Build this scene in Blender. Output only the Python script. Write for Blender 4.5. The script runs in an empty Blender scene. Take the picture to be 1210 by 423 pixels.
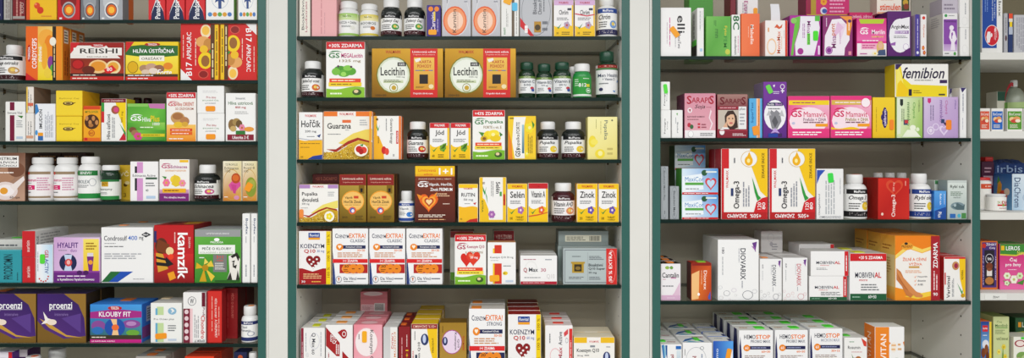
import bpy, math, random
from mathutils import Vector
# ---------------------------------------------------------------- camera, world, lights
SC = bpy.context.scene
COL = SC.collection
PX = 0.0025                  # metres per photo pixel on the shelf fronts (plane Y = 0)
D = 2.03                     # camera distance from that plane
VX, VY, ZC = 586.0, 190.0, 1.45
cam = bpy.data.cameras.new('camera'); camo = bpy.data.objects.new('camera', cam); COL.objects.link(camo)
camo.location = (0, -D, ZC); camo.rotation_euler = (math.pi/2, 0, 0)
cam.sensor_width = 36; cam.lens = 36*(D/PX)/1210
cam.shift_x = (605-VX)/1210; cam.shift_y = -(211.5-VY)/1210
cam.clip_start = 0.05
SC.camera = camo
W = bpy.data.worlds.new('world'); SC.world = W; W.use_nodes = True
W.node_tree.nodes['Background'].inputs[0].default_value = (1.0, 1.0, 1.0, 1)
W.node_tree.nodes['Background'].inputs[1].default_value = 0.41
def area(name, loc, rot, sx, sy, power, col=(1, 0.997, 0.99)):
    l = bpy.data.lights.new(name, 'AREA'); l.shape = 'RECTANGLE'; l.size = sx; l.size_y = sy
    l.energy = power; l.color = col
    o = bpy.data.objects.new(name, l); o.location = loc; o.rotation_euler = rot; COL.objects.link(o)
for i, (yy, pw) in enumerate(((-1.7, 48), (-3.2, 76), (-4.7, 66))):     # rows of ceiling luminaires along the shop
    area('ceiling_luminaire', (0.0, yy, 2.78), (0, 0, 0), 5.0, 0.35, pw)
SC.view_settings.view_transform = 'Standard'; SC.view_settings.look = 'None'
SC.view_settings.gamma = 1; SC.view_settings.use_curve_mapping = False
SC.view_settings.exposure = 0.06
# ---------------------------------------------------------------- helpers
random.seed(7)
RNG = random.Random(11)
def lin(c): return c/12.92 if c <= .04045 else ((c+.055)/1.055)**2.4
def C(h):
    m = 0.0
    if h[0] == 'G': m, h = 0.55, h[1:]
    return (lin(int(h[0:2], 16)/255), lin(int(h[2:4], 16)/255), lin(int(h[4:6], 16)/255), m)
def wx(px, y=0.0): return (px-VX)*PX*(1+y/D)
def wz(py, y=0.0): return ZC+(VY-py)*PX*(1+y/D)
# ---------------------------------------------------------------- materials
def mat(name, rgb=None, rough=.5, metal=0., attr=False, noise=0., scale=30., spec=.5, coat=0.):
    m = bpy.data.materials.new(name); m.use_nodes = True; nt = m.node_tree; b = nt.nodes['Principled BSDF']
    b.inputs['Roughness'].default_value = rough; b.inputs['Metallic'].default_value = metal
    b.inputs['Specular IOR Level'].default_value = spec; b.inputs['Coat Weight'].default_value = coat
    if attr:
        a = nt.nodes.new('ShaderNodeAttribute'); a.attribute_name = 'ink'
        nt.links.new(a.outputs['Color'], b.inputs['Base Color']); nt.links.new(a.outputs['Alpha'], b.inputs['Metallic'])
        n = nt.nodes.new('ShaderNodeTexNoise'); n.inputs['Scale'].default_value = 60
        r = nt.nodes.new('ShaderNodeMapRange'); r.inputs[3].default_value = rough-.08; r.inputs[4].default_value = rough+.08
        nt.links.new(n.outputs[0], r.inputs[0]); nt.links.new(r.outputs[0], b.inputs['Roughness'])
    else:
        b.inputs['Base Color'].default_value = (*rgb, 1)
        if noise:
            tc = nt.nodes.new('ShaderNodeTexCoord')
            n = nt.nodes.new('ShaderNodeTexNoise'); n.inputs['Scale'].default_value = scale; n.inputs['Detail'].default_value = 4
            nt.links.new(tc.outputs['Object'], n.inputs['Vector'])
            x = nt.nodes.new('ShaderNodeMix'); x.data_type = 'RGBA'
            x.inputs['A'].default_value = (*[c*(1-noise) for c in rgb], 1); x.inputs['B'].default_value = (*[min(1, c*(1+noise)) for c in rgb], 1)
            nt.links.new(n.outputs[0], x.inputs['Factor']); nt.links.new(x.outputs['Result'], b.inputs['Base Color'])
    return m
M = {
 'ink': mat('printed_carton', rough=.38, attr=True, spec=.35),
 'lab': mat('printed_paper_label', rough=.45, attr=True, spec=.3),
 'wp': mat('white_plastic', (.80, .80, .79), .3, noise=.03),
 'gp': mat('grey_plastic', (.5, .5, .5), .4, noise=.03),
 'dk': mat('dark_amber_plastic', (.012, .016, .014), .16, noise=.2),
 'gr': mat('dark_green_glass', (.006, .03, .012), .12, noise=.4, scale=90),
 'gg': mat('green_plastic', (.02, .28, .06), .3, noise=.05),
 'gc': mat('dark_green_cap_plastic', (.008, .06, .03), .3, noise=.1),
 'mr': mat('maroon_plastic', (.055, .008, .014), .18, noise=.2),
 'rd': mat('red_plastic', (.6, .02, .02), .35, noise=.05),
 'bl': mat('navy_plastic', (.01, .015, .12), .3, noise=.05),
 'or': mat('orange_plastic', (.7, .16, .02), .35, noise=.05),
 'cream': mat('cream_laminate', (.75, .745, .70), .5, noise=.03, scale=12),
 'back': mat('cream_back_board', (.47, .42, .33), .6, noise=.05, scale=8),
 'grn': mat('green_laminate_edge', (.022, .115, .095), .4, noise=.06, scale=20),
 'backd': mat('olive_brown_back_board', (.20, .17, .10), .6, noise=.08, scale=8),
 'tg': mat('grey_green_plastic', (.30, .33, .26), .3, noise=.06),
 'brass': mat('dull_brass', (.16, .11, .05), .4, .7, noise=.1),
 'hole': mat('dark_hole', (.02, .018, .015), .8),
 'floor': mat('grey_vinyl_floor', (.42, .40, .36), .45, noise=.08, scale=3),
 'wall': mat('cream_painted_wall', (.62, .60, .54), .7, noise=.03, scale=6),
 'gedge': mat('green_glass_edge', (.004, .018, .014), .3, noise=.2, scale=15, spec=.2),
}
def glassmat():
    m = bpy.data.materials.new('clear_green_glass'); m.use_nodes = True; nt = m.node_tree; nt.nodes.clear()
    o = nt.nodes.new('ShaderNodeOutputMaterial'); t = nt.nodes.new('ShaderNodeBsdfTransparent'); g = nt.nodes.new('ShaderNodeBsdfGlossy')
    t.inputs[0].default_value = (.90, .935, .915, 1); g.inputs['Roughness'].default_value = .03
    n = nt.nodes.new('ShaderNodeTexNoise'); n.inputs['Scale'].default_value = 14
    r = nt.nodes.new('ShaderNodeMapRange'); r.inputs[3].default_value = .02; r.inputs[4].default_value = .09
    nt.links.new(n.outputs[0], r.inputs[0]); nt.links.new(r.outputs[0], g.inputs['Roughness'])
    f = nt.nodes.new('ShaderNodeFresnel'); gm = nt.nodes.new('ShaderNodeNewGeometry')
    f.inputs[0].default_value = 1.45; io = nt.nodes.new('ShaderNodeMath'); io.operation = 'SUBTRACT'; io.inputs[0].default_value = 1
    mu = nt.nodes.new('ShaderNodeMath'); mu.operation = 'MULTIPLY'                     # reflect on the outer skin of the pane only
    nt.links.new(gm.outputs['Backfacing'], io.inputs[1]); nt.links.new(io.outputs[0], mu.inputs[0]); nt.links.new(f.outputs[0], mu.inputs[1])
    x = nt.nodes.new('ShaderNodeMixShader'); nt.links.new(mu.outputs[0], x.inputs[0]); nt.links.new(t.outputs[0], x.inputs[1]); nt.links.new(g.outputs[0], x.inputs[2])
    nt.links.new(x.outputs[0], o.inputs[0]); return m
M['glass'] = glassmat()
# ---------------------------------------------------------------- mesh builder with ink colours
class MB:
    def __init__(s): s.v = []; s.f = []; s.c = []; s.m = []
    def face(s, pts, col=(.8, .8, .8, 0), mi=0):
        b = len(s.v); s.v += [tuple(p) for p in pts]; s.f.append(tuple(range(b, b+len(pts))))
        s.c.append(col if isinstance(col, list) else [col]*len(pts)); s.m.append(mi)
    def box(s, x0, y0, z0, x1, y1, z1, col=(.8, .8, .8, 0), c=0., cols=None, mi=0):
        g = lambda k: cols.get(k, col) if cols else col
        X, Y, Z = (x0, x1), (y0, y1), (z0, z1)
        def P(i, j, k, ax):   # corner pulled in on the two axes other than ax
            q = [X[i], Y[j], Z[k]]; sg = (i, j, k)
            for a in range(3):
                if a != ax: q[a] += c*(1-2*sg[a])
            return tuple(q)
        quads = {'L': [P(0,1,0,0),P(0,0,0,0),P(0,0,1,0),P(0,1,1,0)], 'R': [P(1,0,0,0),P(1,1,0,0),P(1,1,1,0),P(1,0,1,0)],
                 'F': [P(0,0,0,1),P(1,0,0,1),P(1,0,1,1),P(0,0,1,1)], 'B': [P(1,1,0,1),P(0,1,0,1),P(0,1,1,1),P(1,1,1,1)],
                 'D': [P(0,1,0,2),P(1,1,0,2),P(1,0,0,2),P(0,0,0,2)], 'T': [P(0,0,1,2),P(1,0,1,2),P(1,1,1,2),P(0,1,1,2)]}
        for k, q in quads.items(): s.face(q, g(k), mi)
        if c > 0:
            e = g('F')
            for i in (0, 1):
                for j in (0, 1):
                    a, b = [P(i,j,0,0),P(i,j,0,1),P(i,j,1,1),P(i,j,1,0)], (i ^ j)
                    s.face(a if b else a[::-1], g('R' if i else 'L') if j else e, mi)
                    a = [P(i,0,j,0),P(i,0,j,2),P(i,1,j,2),P(i,1,j,0)]
                    s.face(a if not b else a[::-1], g('R' if i else 'L'), mi)
                    a = [P(0,i,j,1),P(0,i,j,2),P(1,i,j,2),P(1,i,j,1)]
                    s.face(a if b else a[::-1], g('T') if i else e, mi)
                    for k in (0, 1):
                        a = [P(i,j,k,0),P(i,j,k,1),P(i,j,k,2)]
                        s.face(a if (i+j+k) % 2 else a[::-1], g('F') if j == 0 else g('B'), mi)
    def lathe(s, prof, cx, cy, seg, col=(.8, .8, .8, 0), rib=0., mi=0):
        rings = []
        for r, z in prof:
            rings.append([(cx+(r-(rib if (k % 2 and rib) else 0))*math.sin(2*math.pi*k/seg), cy-(r-(rib if (k % 2 and rib) else 0))*math.cos(2*math.pi*k/seg), z) for k in range(seg)])
        b = len(s.v)
        for R in rings: s.v += R
        for i in range(len(rings)-1):
            for k in range(seg):
                k2 = (k+1) % seg
                s.f.append((b+i*seg+k, b+i*seg+k2, b+(i+1)*seg+k2, b+(i+1)*seg+k)); s.c.append([col]*4); s.m.append(mi)
        s.f.append(tuple(b+k for k in range(seg))[::-1]); s.c.append([col]*seg); s.m.append(mi)
        s.f.append(tuple(b+(len(rings)-1)*seg+k for k in range(seg))); s.c.append([col]*seg); s.m.append(mi)
    def mesh(s, name, mats, smooth=False):
        me = bpy.data.meshes.new(name); me.from_pydata(s.v, [], s.f)
        for m in (mats if isinstance(mats, (list, tuple)) else [mats]): me.materials.append(M[m])
        at = me.color_attributes.new('ink', 'FLOAT_COLOR', 'CORNER')
        flat = [x for cl in s.c for q in cl for x in q]
        at.data.foreach_set('color', flat)
        if any(s.m): me.polygons.foreach_set('material_index', s.m)
        if smooth:
            me.polygons.foreach_set('use_smooth', [True]*len(s.f)); me.set_sharp_from_angle(angle=math.radians(35))
        me.update(); return me
    def obj(s, name, mats, parent=None, smooth=False, loc=None):
        o = bpy.data.objects.new(name, s.mesh(name, mats, smooth)); COL.objects.link(o)
        if parent: o.parent = parent
        if loc: o.location = loc
        return o
def tag(o, label=None, cat=None, group=None, kind=None):
    for k, v in (('label', label), ('category', cat), ('group', group), ('kind', kind)):
        if v: o[k] = v
    return o
def empty(name, loc=(0, 0, 0)):
    o = bpy.data.objects.new(name, None); o.location = loc; COL.objects.link(o); return o
def copy_tree(o, parent=None):
    c = o.copy(); COL.objects.link(c); c.parent = parent
    for ch in o.children: copy_tree(ch, c)
    return c
# ---------------------------------------------------------------- printed graphics (u right 0..1, v down 0..1 on a face)
_fc = bpy.data.curves.new('lettering', 'FONT'); _fc.resolution_u = 2
_fo = bpy.data.objects.new('lettering', _fc); _tc = {}
def glyphs(s, bold):
    k = (s, bold)
    if k not in _tc:
        _fc.body = s; _fc.offset = 0.0065*(bold % 10); _fc.shear = .3 if bold >= 10 else 0.; me = bpy.data.meshes.new_from_object(_fo)
        v = [(p.co.x, p.co.y) for p in me.vertices]; f = [tuple(p.vertices) for p in me.polygons]
        x0 = min(a for a, _ in v); x1 = max(a for a, _ in v); y0 = min(b for _, b in v); y1 = max(b for _, b in v)
        _tc[k] = ([((a-x0)/(x1-x0), (b-y0)/(y1-y0)) for a, b in v], f); bpy.data.meshes.remove(me)
    return _tc[k]
def r(u0, v0, u1, v1, c): return ('r', u0, v0, u1, v1, c, c, c, c)
def g(u0, v0, u1, v1, c0, c1, c2=None, c3=None):      # four corners TL TR BR BL, or top/bottom pair
    if c2 is None: return ('r', u0, v0, u1, v1, c0, c0, c1, c1)
    return ('r', u0, v0, u1, v1, c0, c1, c2, c3)
def e(u0, v0, u1, v1, c): return ('e', u0, v0, u1, v1, c)
def p(c, *q): return ('p', c, q)
def t(s, u0, v0, u1, v1, c='20242c', rot=0, b=1): return ('t', s, u0, v0, u1, v1, c, rot, b)
def ln(u0, v0, u1, v1, n, c='707478', rot=0): return ('l', u0, v0, u1, v1, n, c, rot)
def heart(u0, v0, u1, v1, c):
    q = []
    for k in range(24):
        a = 2*math.pi*k/24; x = 16*math.sin(a)**3; y = 13*math.cos(a)-5*math.cos(2*a)-2*math.cos(3*a)-math.cos(4*a)
        q.append((u0+(x+16)/32*(u1-u0), v0+(12-y)/29*(v1-v0)))
    return ('p', c, q)
def check(u0, v0, u1, v1, c='1f8a3a'):
    L = lambda a, b: (u0+a*(u1-u0), v0+b*(v1-v0))
    return ('p', c, [L(0, .45), L(.3, .7), L(1, 0), L(.36, 1)])
def flower(u0, v0, u1, v1, c, c2, n=6):
    o = []; cu, cv = (u0+u1)/2, (v0+v1)/2; ru, rv = (u1-u0)/2, (v1-v0)/2
    for k in range(n):
        a = 2*math.pi*k/n; x, y = cu+ru*.55*math.cos(a), cv+rv*.55*math.sin(a)
        o.append(e(x-ru*.42, y-rv*.42, x+ru*.42, y+rv*.42, c))
    return o+[e(cu-ru*.3, cv-rv*.3, cu+ru*.3, cv+rv*.3, c2)]
def ring(u0, v0, u1, v1, c, w=.12): return ('o', u0, v0, u1, v1, c, w)
def wave(u0, u1, va, vb, bottom, c, amp=.08):          # filled area below a swooping curve
    q = [(u0+(u1-u0)*k/12, va+(vb-va)*k/12+amp*math.sin(2*math.pi*k/12)) for k in range(13)]
    return ('p', c, q+[(u1, bottom), (u0, bottom)])
def flat(ops):
    o = []
    for x in ops:
        if isinstance(x, list): o += flat(x)
        elif x: o.append(x)
    return o
def paint(mb, ops, F, curved=False, k0=1):
    """lay the ink shapes of `ops` on the surface F(u, v, layer)"""
    k = k0
    for op in flat(ops):
        K = op[0]
        if K == 'r':
            _, u0, v0, u1, v1, a, b, c, d = op; a, b, c, d = C(a), C(b), C(c), C(d)
            n = max(1, int(abs(u1-u0)*18)) if curved else 1
            mix = lambda p_, q_, s_: tuple(p_[i]*(1-s_)+q_[i]*s_ for i in range(4))
            for i in range(n):
                s0, s1 = i/n, (i+1)/n; ua, ub = u0+(u1-u0)*s0, u0+(u1-u0)*s1
                mb.face([F(ua, v1, k), F(ub, v1, k), F(ub, v0, k), F(ua, v0, k)], [mix(d, c, s0), mix(d, c, s1), mix(a, b, s1), mix(a, b, s0)])
        elif K == 'e':
            _, u0, v0, u1, v1, c = op; n = 20; cc = C(c); cu, cv = (u0+u1)/2, (v0+v1)/2
            q = [F(cu+(u1-u0)/2*math.cos(2*math.pi*i/n), cv-(v1-v0)/2*math.sin(2*math.pi*i/n), k) for i in range(n)]
            if curved:
                for i in range(n): mb.face([F(cu, cv, k), q[i], q[(i+1) % n]], cc)
            else: mb.face(q, cc)
        elif K == 'o':
            _, u0, v0, u1, v1, c, w = op; n = 24; cc = C(c); cu, cv, ru, rv = (u0+u1)/2, (v0+v1)/2, (u1-u0)/2, (v1-v0)/2
            f = lambda i, s_: F(cu+ru*s_*math.cos(2*math.pi*i/n), cv-rv*s_*math.sin(2*math.pi*i/n), k)
            for i in range(n): mb.face([f(i, 1-w), f(i, 1), f(i+1, 1), f(i+1, 1-w)], cc)
        elif K == 'p':
            q = op[2]; ar = sum(q[i][0]*q[(i+1) % len(q)][1]-q[(i+1) % len(q)][0]*q[i][1] for i in range(len(q)))
            q = list(q) if ar < 0 else list(q)[::-1]
            mb.face([F(a, b, k) for a, b in q], C(op[1]))
        elif K == 't':
            _, s, u0, v0, u1, v1, c, rot, b = op; gv, gf = glyphs(s, b); cc = C(c); base = len(mb.v)
            for a, h in gv:
                if rot == 0: u, v = u0+a*(u1-u0), v1-h*(v1-v0)
                elif rot == 90: u, v = u0+(1-h)*(u1-u0), v1-a*(v1-v0)
                elif rot == -90: u, v = u0+h*(u1-u0), v0+a*(v1-v0)
                else: u, v = u1-a*(u1-u0), v0+h*(v1-v0)
                mb.v.append(F(u, v, k))
            for f in gf: mb.f.append(tuple(base+i for i in f)); mb.c.append([cc]*len(f)); mb.m.append(0)
        elif K == 'l':
            _, u0, v0, u1, v1, n, c, rot = op; cc = C(c)
            for i in range(n):
                x = 0.; end = RNG.uniform(.7, 1.)
                while x < end:
                    w = min(RNG.uniform(.10, .26), end-x)
                    a0, a1, b0, b1 = x, x+w*.86, (i+.28)/n, (i+.72)/n
                    if rot == 0: q = (u0+a0*(u1-u0), v0+b0*(v1-v0), u0+a1*(u1-u0), v0+b1*(v1-v0))
                    else:
                        if rot == -90: b0, b1 = 1-b1, 1-b0
                        else: a0, a1 = 1-a1, 1-a0
                        q = (u0+b0*(u1-u0), v0+a0*(v1-v0), u0+b1*(u1-u0), v0+a1*(v1-v0))
                    mb.face([F(q[0], q[3], k), F(q[2], q[3], k), F(q[2], q[1], k), F(q[0], q[1], k)], cc); x += w
        k += 1
# ---------------------------------------------------------------- shelf heights (photo rows of the front edges)
SHELF = {'L0': 23, 'L1': 94.5, 'L2': 167, 'L3': 238, 'L4': 335, 'L5': 406.5, 'L6': 478,
         'C0': 42.5, 'C1': 115, 'C2': 188.5, 'C3': 263, 'C4': 337, 'C5': 447,
         'R0': 66, 'R1': 163, 'R2': 259.7, 'R3': 356, 'R4': 448,
         'F0': 61.7, 'F1': 155, 'F2': 251.3, 'F3': 346.8, 'F4': 441}
SZ = {k: wz(v) for k, v in SHELF.items()}
CH = 0.0010
FB = 0.045                   # goods in the white-shelved cabinet stand back from the edge
GROUP = {'L': 'goods in the cabinet with the purple boxes', 'C': 'goods in the middle cabinet', 'R': 'goods in the cabinet with the pink boxes', 'F': 'goods in the white-shelved cabinet'}
class It: pass
def sticker(parent, F, u0, v0, u1, v1, col, w, h, rot=0.):
    mb = MB(); n = 4; q = []
    ru, rv = min((u1-u0)/2, .004/w), min((v1-v0)/2, .004/h)
    cu, cv = (u0+u1)/2, (v0+v1)/2
    for sx, sy, a0 in ((1, -1, 0), (-1, -1, 90), (-1, 1, 180), (1, 1, 270)):
        for i in range(n):
            a = math.radians(a0+90*i/(n-1)); x, y = cu+sx*((u1-u0)/2-ru)+ru*math.cos(a), cv+sy*((v1-v0)/2-rv)-rv*math.sin(a)
            dx, dy = (x-cu)*w, (y-cv)*h; x, y = cu+(dx*math.cos(rot)-dy*math.sin(rot))/w, cv+(dx*math.sin(rot)+dy*math.cos(rot))/h
            q.append((x, y))
    mb.face([F(x, y, 42) for x, y in q], C(col))
    m = len(q)
    for i in range(m):
        a, b = q[i], q[(i+1) % m]
        mb.face([F(*a, 42), F(*a, 0), F(*b, 0), F(*b, 42)], C(col))
    return mb.obj('price_sticker', 'ink', parent)
def B(S, x0, x1, top, col, label, ops=(), y=.012, d=.06, side=None, tp=None, n=1, st=(), on=None, cat='box', name='medicine_carton',
      tst=None, tops=(), sops=(), gap=.3, group=None, back='queued behind the first', rz=0., bt=None):
    it = It()
    if S[0] == 'F': y += FB
    x0 += gap; x1 -= gap
    X0, X1 = wx(x0, y), wx(x1, y); w = X1-X0
    z0 = on if isinstance(on, float) else (on.z1 if on else SZ[S]+.0002)
    h = wz(top, y)-z0 if bt is None else bt
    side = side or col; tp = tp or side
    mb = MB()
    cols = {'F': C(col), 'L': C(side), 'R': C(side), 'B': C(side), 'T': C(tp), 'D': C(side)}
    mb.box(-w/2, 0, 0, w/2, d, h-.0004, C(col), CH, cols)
    mb.box(-w/2+.0015, .0006, h-.0006, w/2-.0015, d-.004, h, C(tp), 0, {'F': C(col)})      # tucked lid flap
    o = mb.obj(name, 'ink', None, loc=((X0+X1)/2, y, z0)); o.rotation_euler.z = rz
    F = lambda u, v, k: (-w/2+CH+u*(w-2*CH), -.00015-.00004*k, (h-.001)*(1-v)+.0005)
    if ops:
        pm = MB(); paint(pm, ops, F); pm.obj('front_print', 'ink', o)
    T = lambda u, v, k: (-w/2+CH+u*(w-2*CH), d-.004-v*(d-.005), h+.00015+.00004*k)
    if tops:
        pm = MB(); paint(pm, tops, T); pm.obj('lid_print', 'ink', o)
    if sops:                                               # the side that faces the middle of the shop
        s_ = 1 if (X0+X1)/2 < 0 else -1
        Sf = lambda u, v, k: (s_*(w/2+.00015+.00004*k), CH+((u if s_ > 0 else 1-u))*(d-2*CH), (h-.001)*(1-v)+.0005)
        pm = MB(); paint(pm, sops, Sf); pm.obj('side_print', 'ink', o)
    for q in st: sticker(o, F, *q[:5], w, h, *(q[5:6]))
    if tst: sticker(o, T, *tst[:5], w, d)
    tag(o, label, cat, group or (GROUP[S[0]] if n > 1 else None))
    it.o = o; it.z1 = z0+h+.0003; it.y1 = y+d
    for i in range(1, n):
        c = copy_tree(o); c.location.y = y+i*(d+.0015)+.0004*i; c['label'] = label+', '+('second', 'third', 'fourth', 'fifth')[i-1]+' in its row'
        c.location.x += (-.002, .0015, -.001, .002)[i % 4]*(0 if gap < .2 else .6)
    return it
def Bt(S, x0, x1, captop, body, c0, c1, mt, label, lab=(.22, .92), base='f4f4f2', ops=(), cap='wp', y=.012, name='supplement_bottle', cat='bottle', sh=.76, n=1, back='queued behind the first', capdot=None, on=None, dx=0.):
    """lathed bottle: shouldered body, ribbed screw cap, wrapped paper label"""
    if S[0] == 'F': y += FB
    R = (x1-x0)/2*PX*(1+y/D)*.985; yc = y+R; cx = (x0+x1)/2
    X = wx(cx, y+R*.55)+dx; z0 = on.z1 if on else SZ[S]+.0002
    H = wz(body, yc)-z0; HT = wz(captop, yc)-z0; rc = (c1-c0)/2*PX*(1+yc/D)
    rn = rc*.9
    prof = [(R*.86, 0), (R*.97, .0015), (R, .005), (R, H*sh)]
    for i in range(1, 6):
        a = math.pi/2*i/5; prof.append((rn+(R-rn)*math.cos(a), H*sh+(H*(1-sh)-.002)*math.sin(a)))
    prof += [(rn, H+.002)]
    mb = MB(); mb.lathe(prof, 0, R, 28); o = mb.obj(name, mt, None, True, (X, y, z0))
    cm = MB(); hc = HT-H
    cm.lathe([(rc*.97, H+.0008), (rc, H+.0018), (rc, HT-.0035), (rc*.93, HT-.0008), (rc*.88, HT)], 0, R, 40, rib=.0004)
    cm.obj('cap', cap, o, True)
    if capdot:
        dm = MB(); dm.lathe([(rc*.5, HT), (rc*.5, HT+.0006)], rc*.2, R, 14, C(capdot)); dm.obj('price_sticker', 'ink', o)
    if lab:
        zt, zb = H*(1-lab[0]), H*(1-lab[1])
        Fl = lambda u, v, k: ((R+.0003+.00003*k)*max(-1, min(1, (2*u-1)*.985)), R-math.sqrt(max(0, (R+.0003+.00003*k)**2-((R+.0003+.00003*k)*(2*u-1)*.985)**2)), zt+(zb-zt)*v)
        lm = MB()
        for i in range(28):
            a, b = 2*math.pi*i/28, 2*math.pi*(i+1)/28; q = R+.0003
            lm.face([(q*math.sin(a), R-q*math.cos(a), zb), (q*math.sin(b), R-q*math.cos(b), zb), (q*math.sin(b), R-q*math.cos(b), zt), (q*math.sin(a), R-q*math.cos(a), zt)], C(base))
        paint(lm, ops, Fl, True, 8); lm.obj('label', 'lab', o, False)
    tag(o, label, cat, GROUP[S[0]] if n > 1 else None)
    it = It(); it.o = o; it.z1 = z0+HT
    for i in range(1, n):
        c = copy_tree(o); c.location.y = y+i*(2*R+.003); c['label'] = label+', '+('second', 'third', 'fourth', 'fifth')[i-1]+' in its row'
    return it
# ---------------------------------------------------------------- the setting
def slab(name, x0, y0, z0, x1, y1, z1, m, **k):
    mb = MB(); mb.box(x0, y0, z0, x1, y1, z1, c=.0008); o = mb.obj(name, m); tag(o, **k); return o
DEP = 0.30
slab('floor', -3.2, -4.0, -.03, 3.2, .45, 0, 'floor', kind='structure')
slab('wall_back', -3.2, .345, 0, 3.2, .45, 2.9, 'wall', kind='structure')
TOP = 2.3
def part(parent, name, x0, y0, z0, x1, y1, z1, m, c=.0006):
    mb = MB(); mb.box(x0, y0, z0, x1, y1, z1, c=c); return mb.obj(name, m, parent)
def cabinet(px0, px1, gl, gr, label, shelves, thick=False, pins=True, backm='back'):
    """px0..px1 inner width; gl / gr outer pixel of the left and right side panels"""
    a, b = wx(px0), wx(px1); A, Bx = wx(gl), wx(gr)
    root = empty('shelf_cabinet', ((a+b)/2, 0, 0)); tag(root, label, 'cabinet')
    q = empty('tmp'); bpy.data.objects.remove(q)
    ox = (a+b)/2
    for s_, (u0, u1) in ((-1, (A, a)), (1, (b, Bx))):
        if u1-u0 < .004: continue
        sp = part(root, 'side_panel', u0-ox, .0025, 0, u1-ox, DEP, TOP, 'cream')
        part(sp, 'green_edge_band', u0-ox, 0, 0, u1-ox, .0022, TOP, 'grn')
        hm = MB(); xf = (u1-ox+.0002) if s_ < 0 else (u0-ox-.0002)
        for yy in (.05, .235):
            z = .75
            while z < TOP-.1:
                hm.face([(xf, yy+.0028*math.cos(2*math.pi*k/10), z+.0028*math.sin(2*math.pi*k/10)) for k in range(10)]); z += .0575
        tag(hm.obj('pin_holes', 'hole', sp), kind='stuff')
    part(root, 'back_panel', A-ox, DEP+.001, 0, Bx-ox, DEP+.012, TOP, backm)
    part(root, 'top_panel', a-ox+.0005, .004, TOP-.03, b-ox-.0005, DEP, TOP, 'cream')
    part(root, 'plinth', a-ox+.0005, .02, 0, b-ox-.0005, DEP, .10, 'cream')
    for key, ly in shelves:
        z = SZ[key]; th = .0105 if not thick else .0215
        if not thick:
            mb = MB(); X0, X1 = a+.0012, b-.0012
            f0 = .004
            mb.box(X0, f0, z-th, X1, DEP-.003, z, c=.0006, mi=1)
            for i, fq in enumerate(mb.f):       # broad faces are clear glass, the cut edges dark green
                zs = [mb.v[j][2] for j in fq]
                if max(zs)-min(zs) < 1e-6 and len(fq) == 4: mb.m[i] = 0
            o = mb.obj('glass_shelf', ['glass', 'gedge']); tag(o, ly, 'shelf')
            if pins:
                for yy in (.05, .235):
                    for xx, s_ in ((X0, 1), (X1, -1)):
                        pm = MB(); pm.lathe([(.0034, 0), (.0034, .005)], 0, 0, 10)
                        po = pm.obj('shelf_pin', 'brass', root, True); po.rotation_euler = (0, s_*math.pi/2, 0)
                        po.location = (xx-ox-s_*.0008, yy, z-th-.0036)
        else:
            mb = MB(); mb.box(a+.001, .004, z-th, b-.001, DEP-.001, z, c=.0008); o = mb.obj('laminate_shelf', 'cream'); tag(o, ly, 'shelf')
    return root
cabinet(-63, 304.6, -73, 314, 'cream shelf cabinet with green edges, holding the two purple and gold boxes',
  [('L0', 'glass shelf with green edge under the red and grey pain relief boxes'), ('L1', 'glass shelf with green edge under the orange and red mushroom cartons'),
   ('L2', 'glass shelf with green edge under the stacked yellow cartons'), ('L3', 'glass shelf with green edge under the white bottles with pink labels'),
   ('L4', 'glass shelf with green edge under the red chocolate-picture box'), ('L5', 'glass shelf with green edge under the purple and gold boxes'),
   ('L6', 'glass shelf with green edge below the purple and gold boxes')])
cabinet(350, 734.6, 340, 744, 'cream shelf cabinet with green edges, holding the gold boxes with green circles',
  [('C0', 'glass shelf with green edge under the boxes with orange circles'), ('C1', 'glass shelf with green edge under the gold boxes with green circles'),
   ('C2', 'glass shelf with green edge under the gold-glitter guarana box'), ('C3', 'glass shelf with green edge under the brown box with orange heart'),
   ('C4', 'glass shelf with green edge under the three white orange-lettered boxes'), ('C5', 'glass shelf with green edge under the long rows of Q10 cartons')])
cabinet(780.4, 1149, 771, 1158.4, 'cream shelf cabinet with green edges, holding the pink boxes and bubble-print boxes',
  [('R0', 'glass shelf with green edge under the bright orange and green cartons'), ('R1', 'glass shelf with green edge under the pink and lilac cartons'),
   ('R2', 'glass shelf with green edge under the tall Omega-3 boxes'), ('R3', 'glass shelf with green edge under the white bubble-print boxes'),
   ('R4', 'glass shelf with green edge under the white and navy boxes with orange dots')])
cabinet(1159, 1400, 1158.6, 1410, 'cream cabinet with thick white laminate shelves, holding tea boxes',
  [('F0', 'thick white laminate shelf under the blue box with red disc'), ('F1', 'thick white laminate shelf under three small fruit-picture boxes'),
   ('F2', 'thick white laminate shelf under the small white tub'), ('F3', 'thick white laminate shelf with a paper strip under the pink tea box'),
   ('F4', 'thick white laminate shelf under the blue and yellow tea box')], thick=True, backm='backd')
for i, (u0, u1, v0, v1, lb) in enumerate(((317.2, 339.8, 314.2, 316.8, 'l'), (744.2, 767.6, 768.2, 770.8, 'r'))):
    tr = slab('trim_%d' % (i+1), wx(u0), .001, 0, wx(u1), .03, TOP, 'cream', kind='structure')
    part(tr, 'cover_strip', wx(v0), .004, 0, wx(v1), .03, TOP, 'cream')
# paper strip on the white shelf edge
mb = MB(); a, b = wx(1164.5), wx(1190.5); zt, zb = SZ['F3']-.002, SZ['F3']-.019
mb.box(a, .0026, zb, b, .0036, zt, C('e8e8e2'))
paint(mb, [t('ŽENY', .36, .3, .66, .72, '505050')], lambda u, v, k: (a+u*(b-a), .0024-.00003*k, zt+(zb-zt)*v))
tag(mb.obj('shelf_label', 'lab'), 'white paper strip on the edge of the laminate shelf', 'label')
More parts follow.
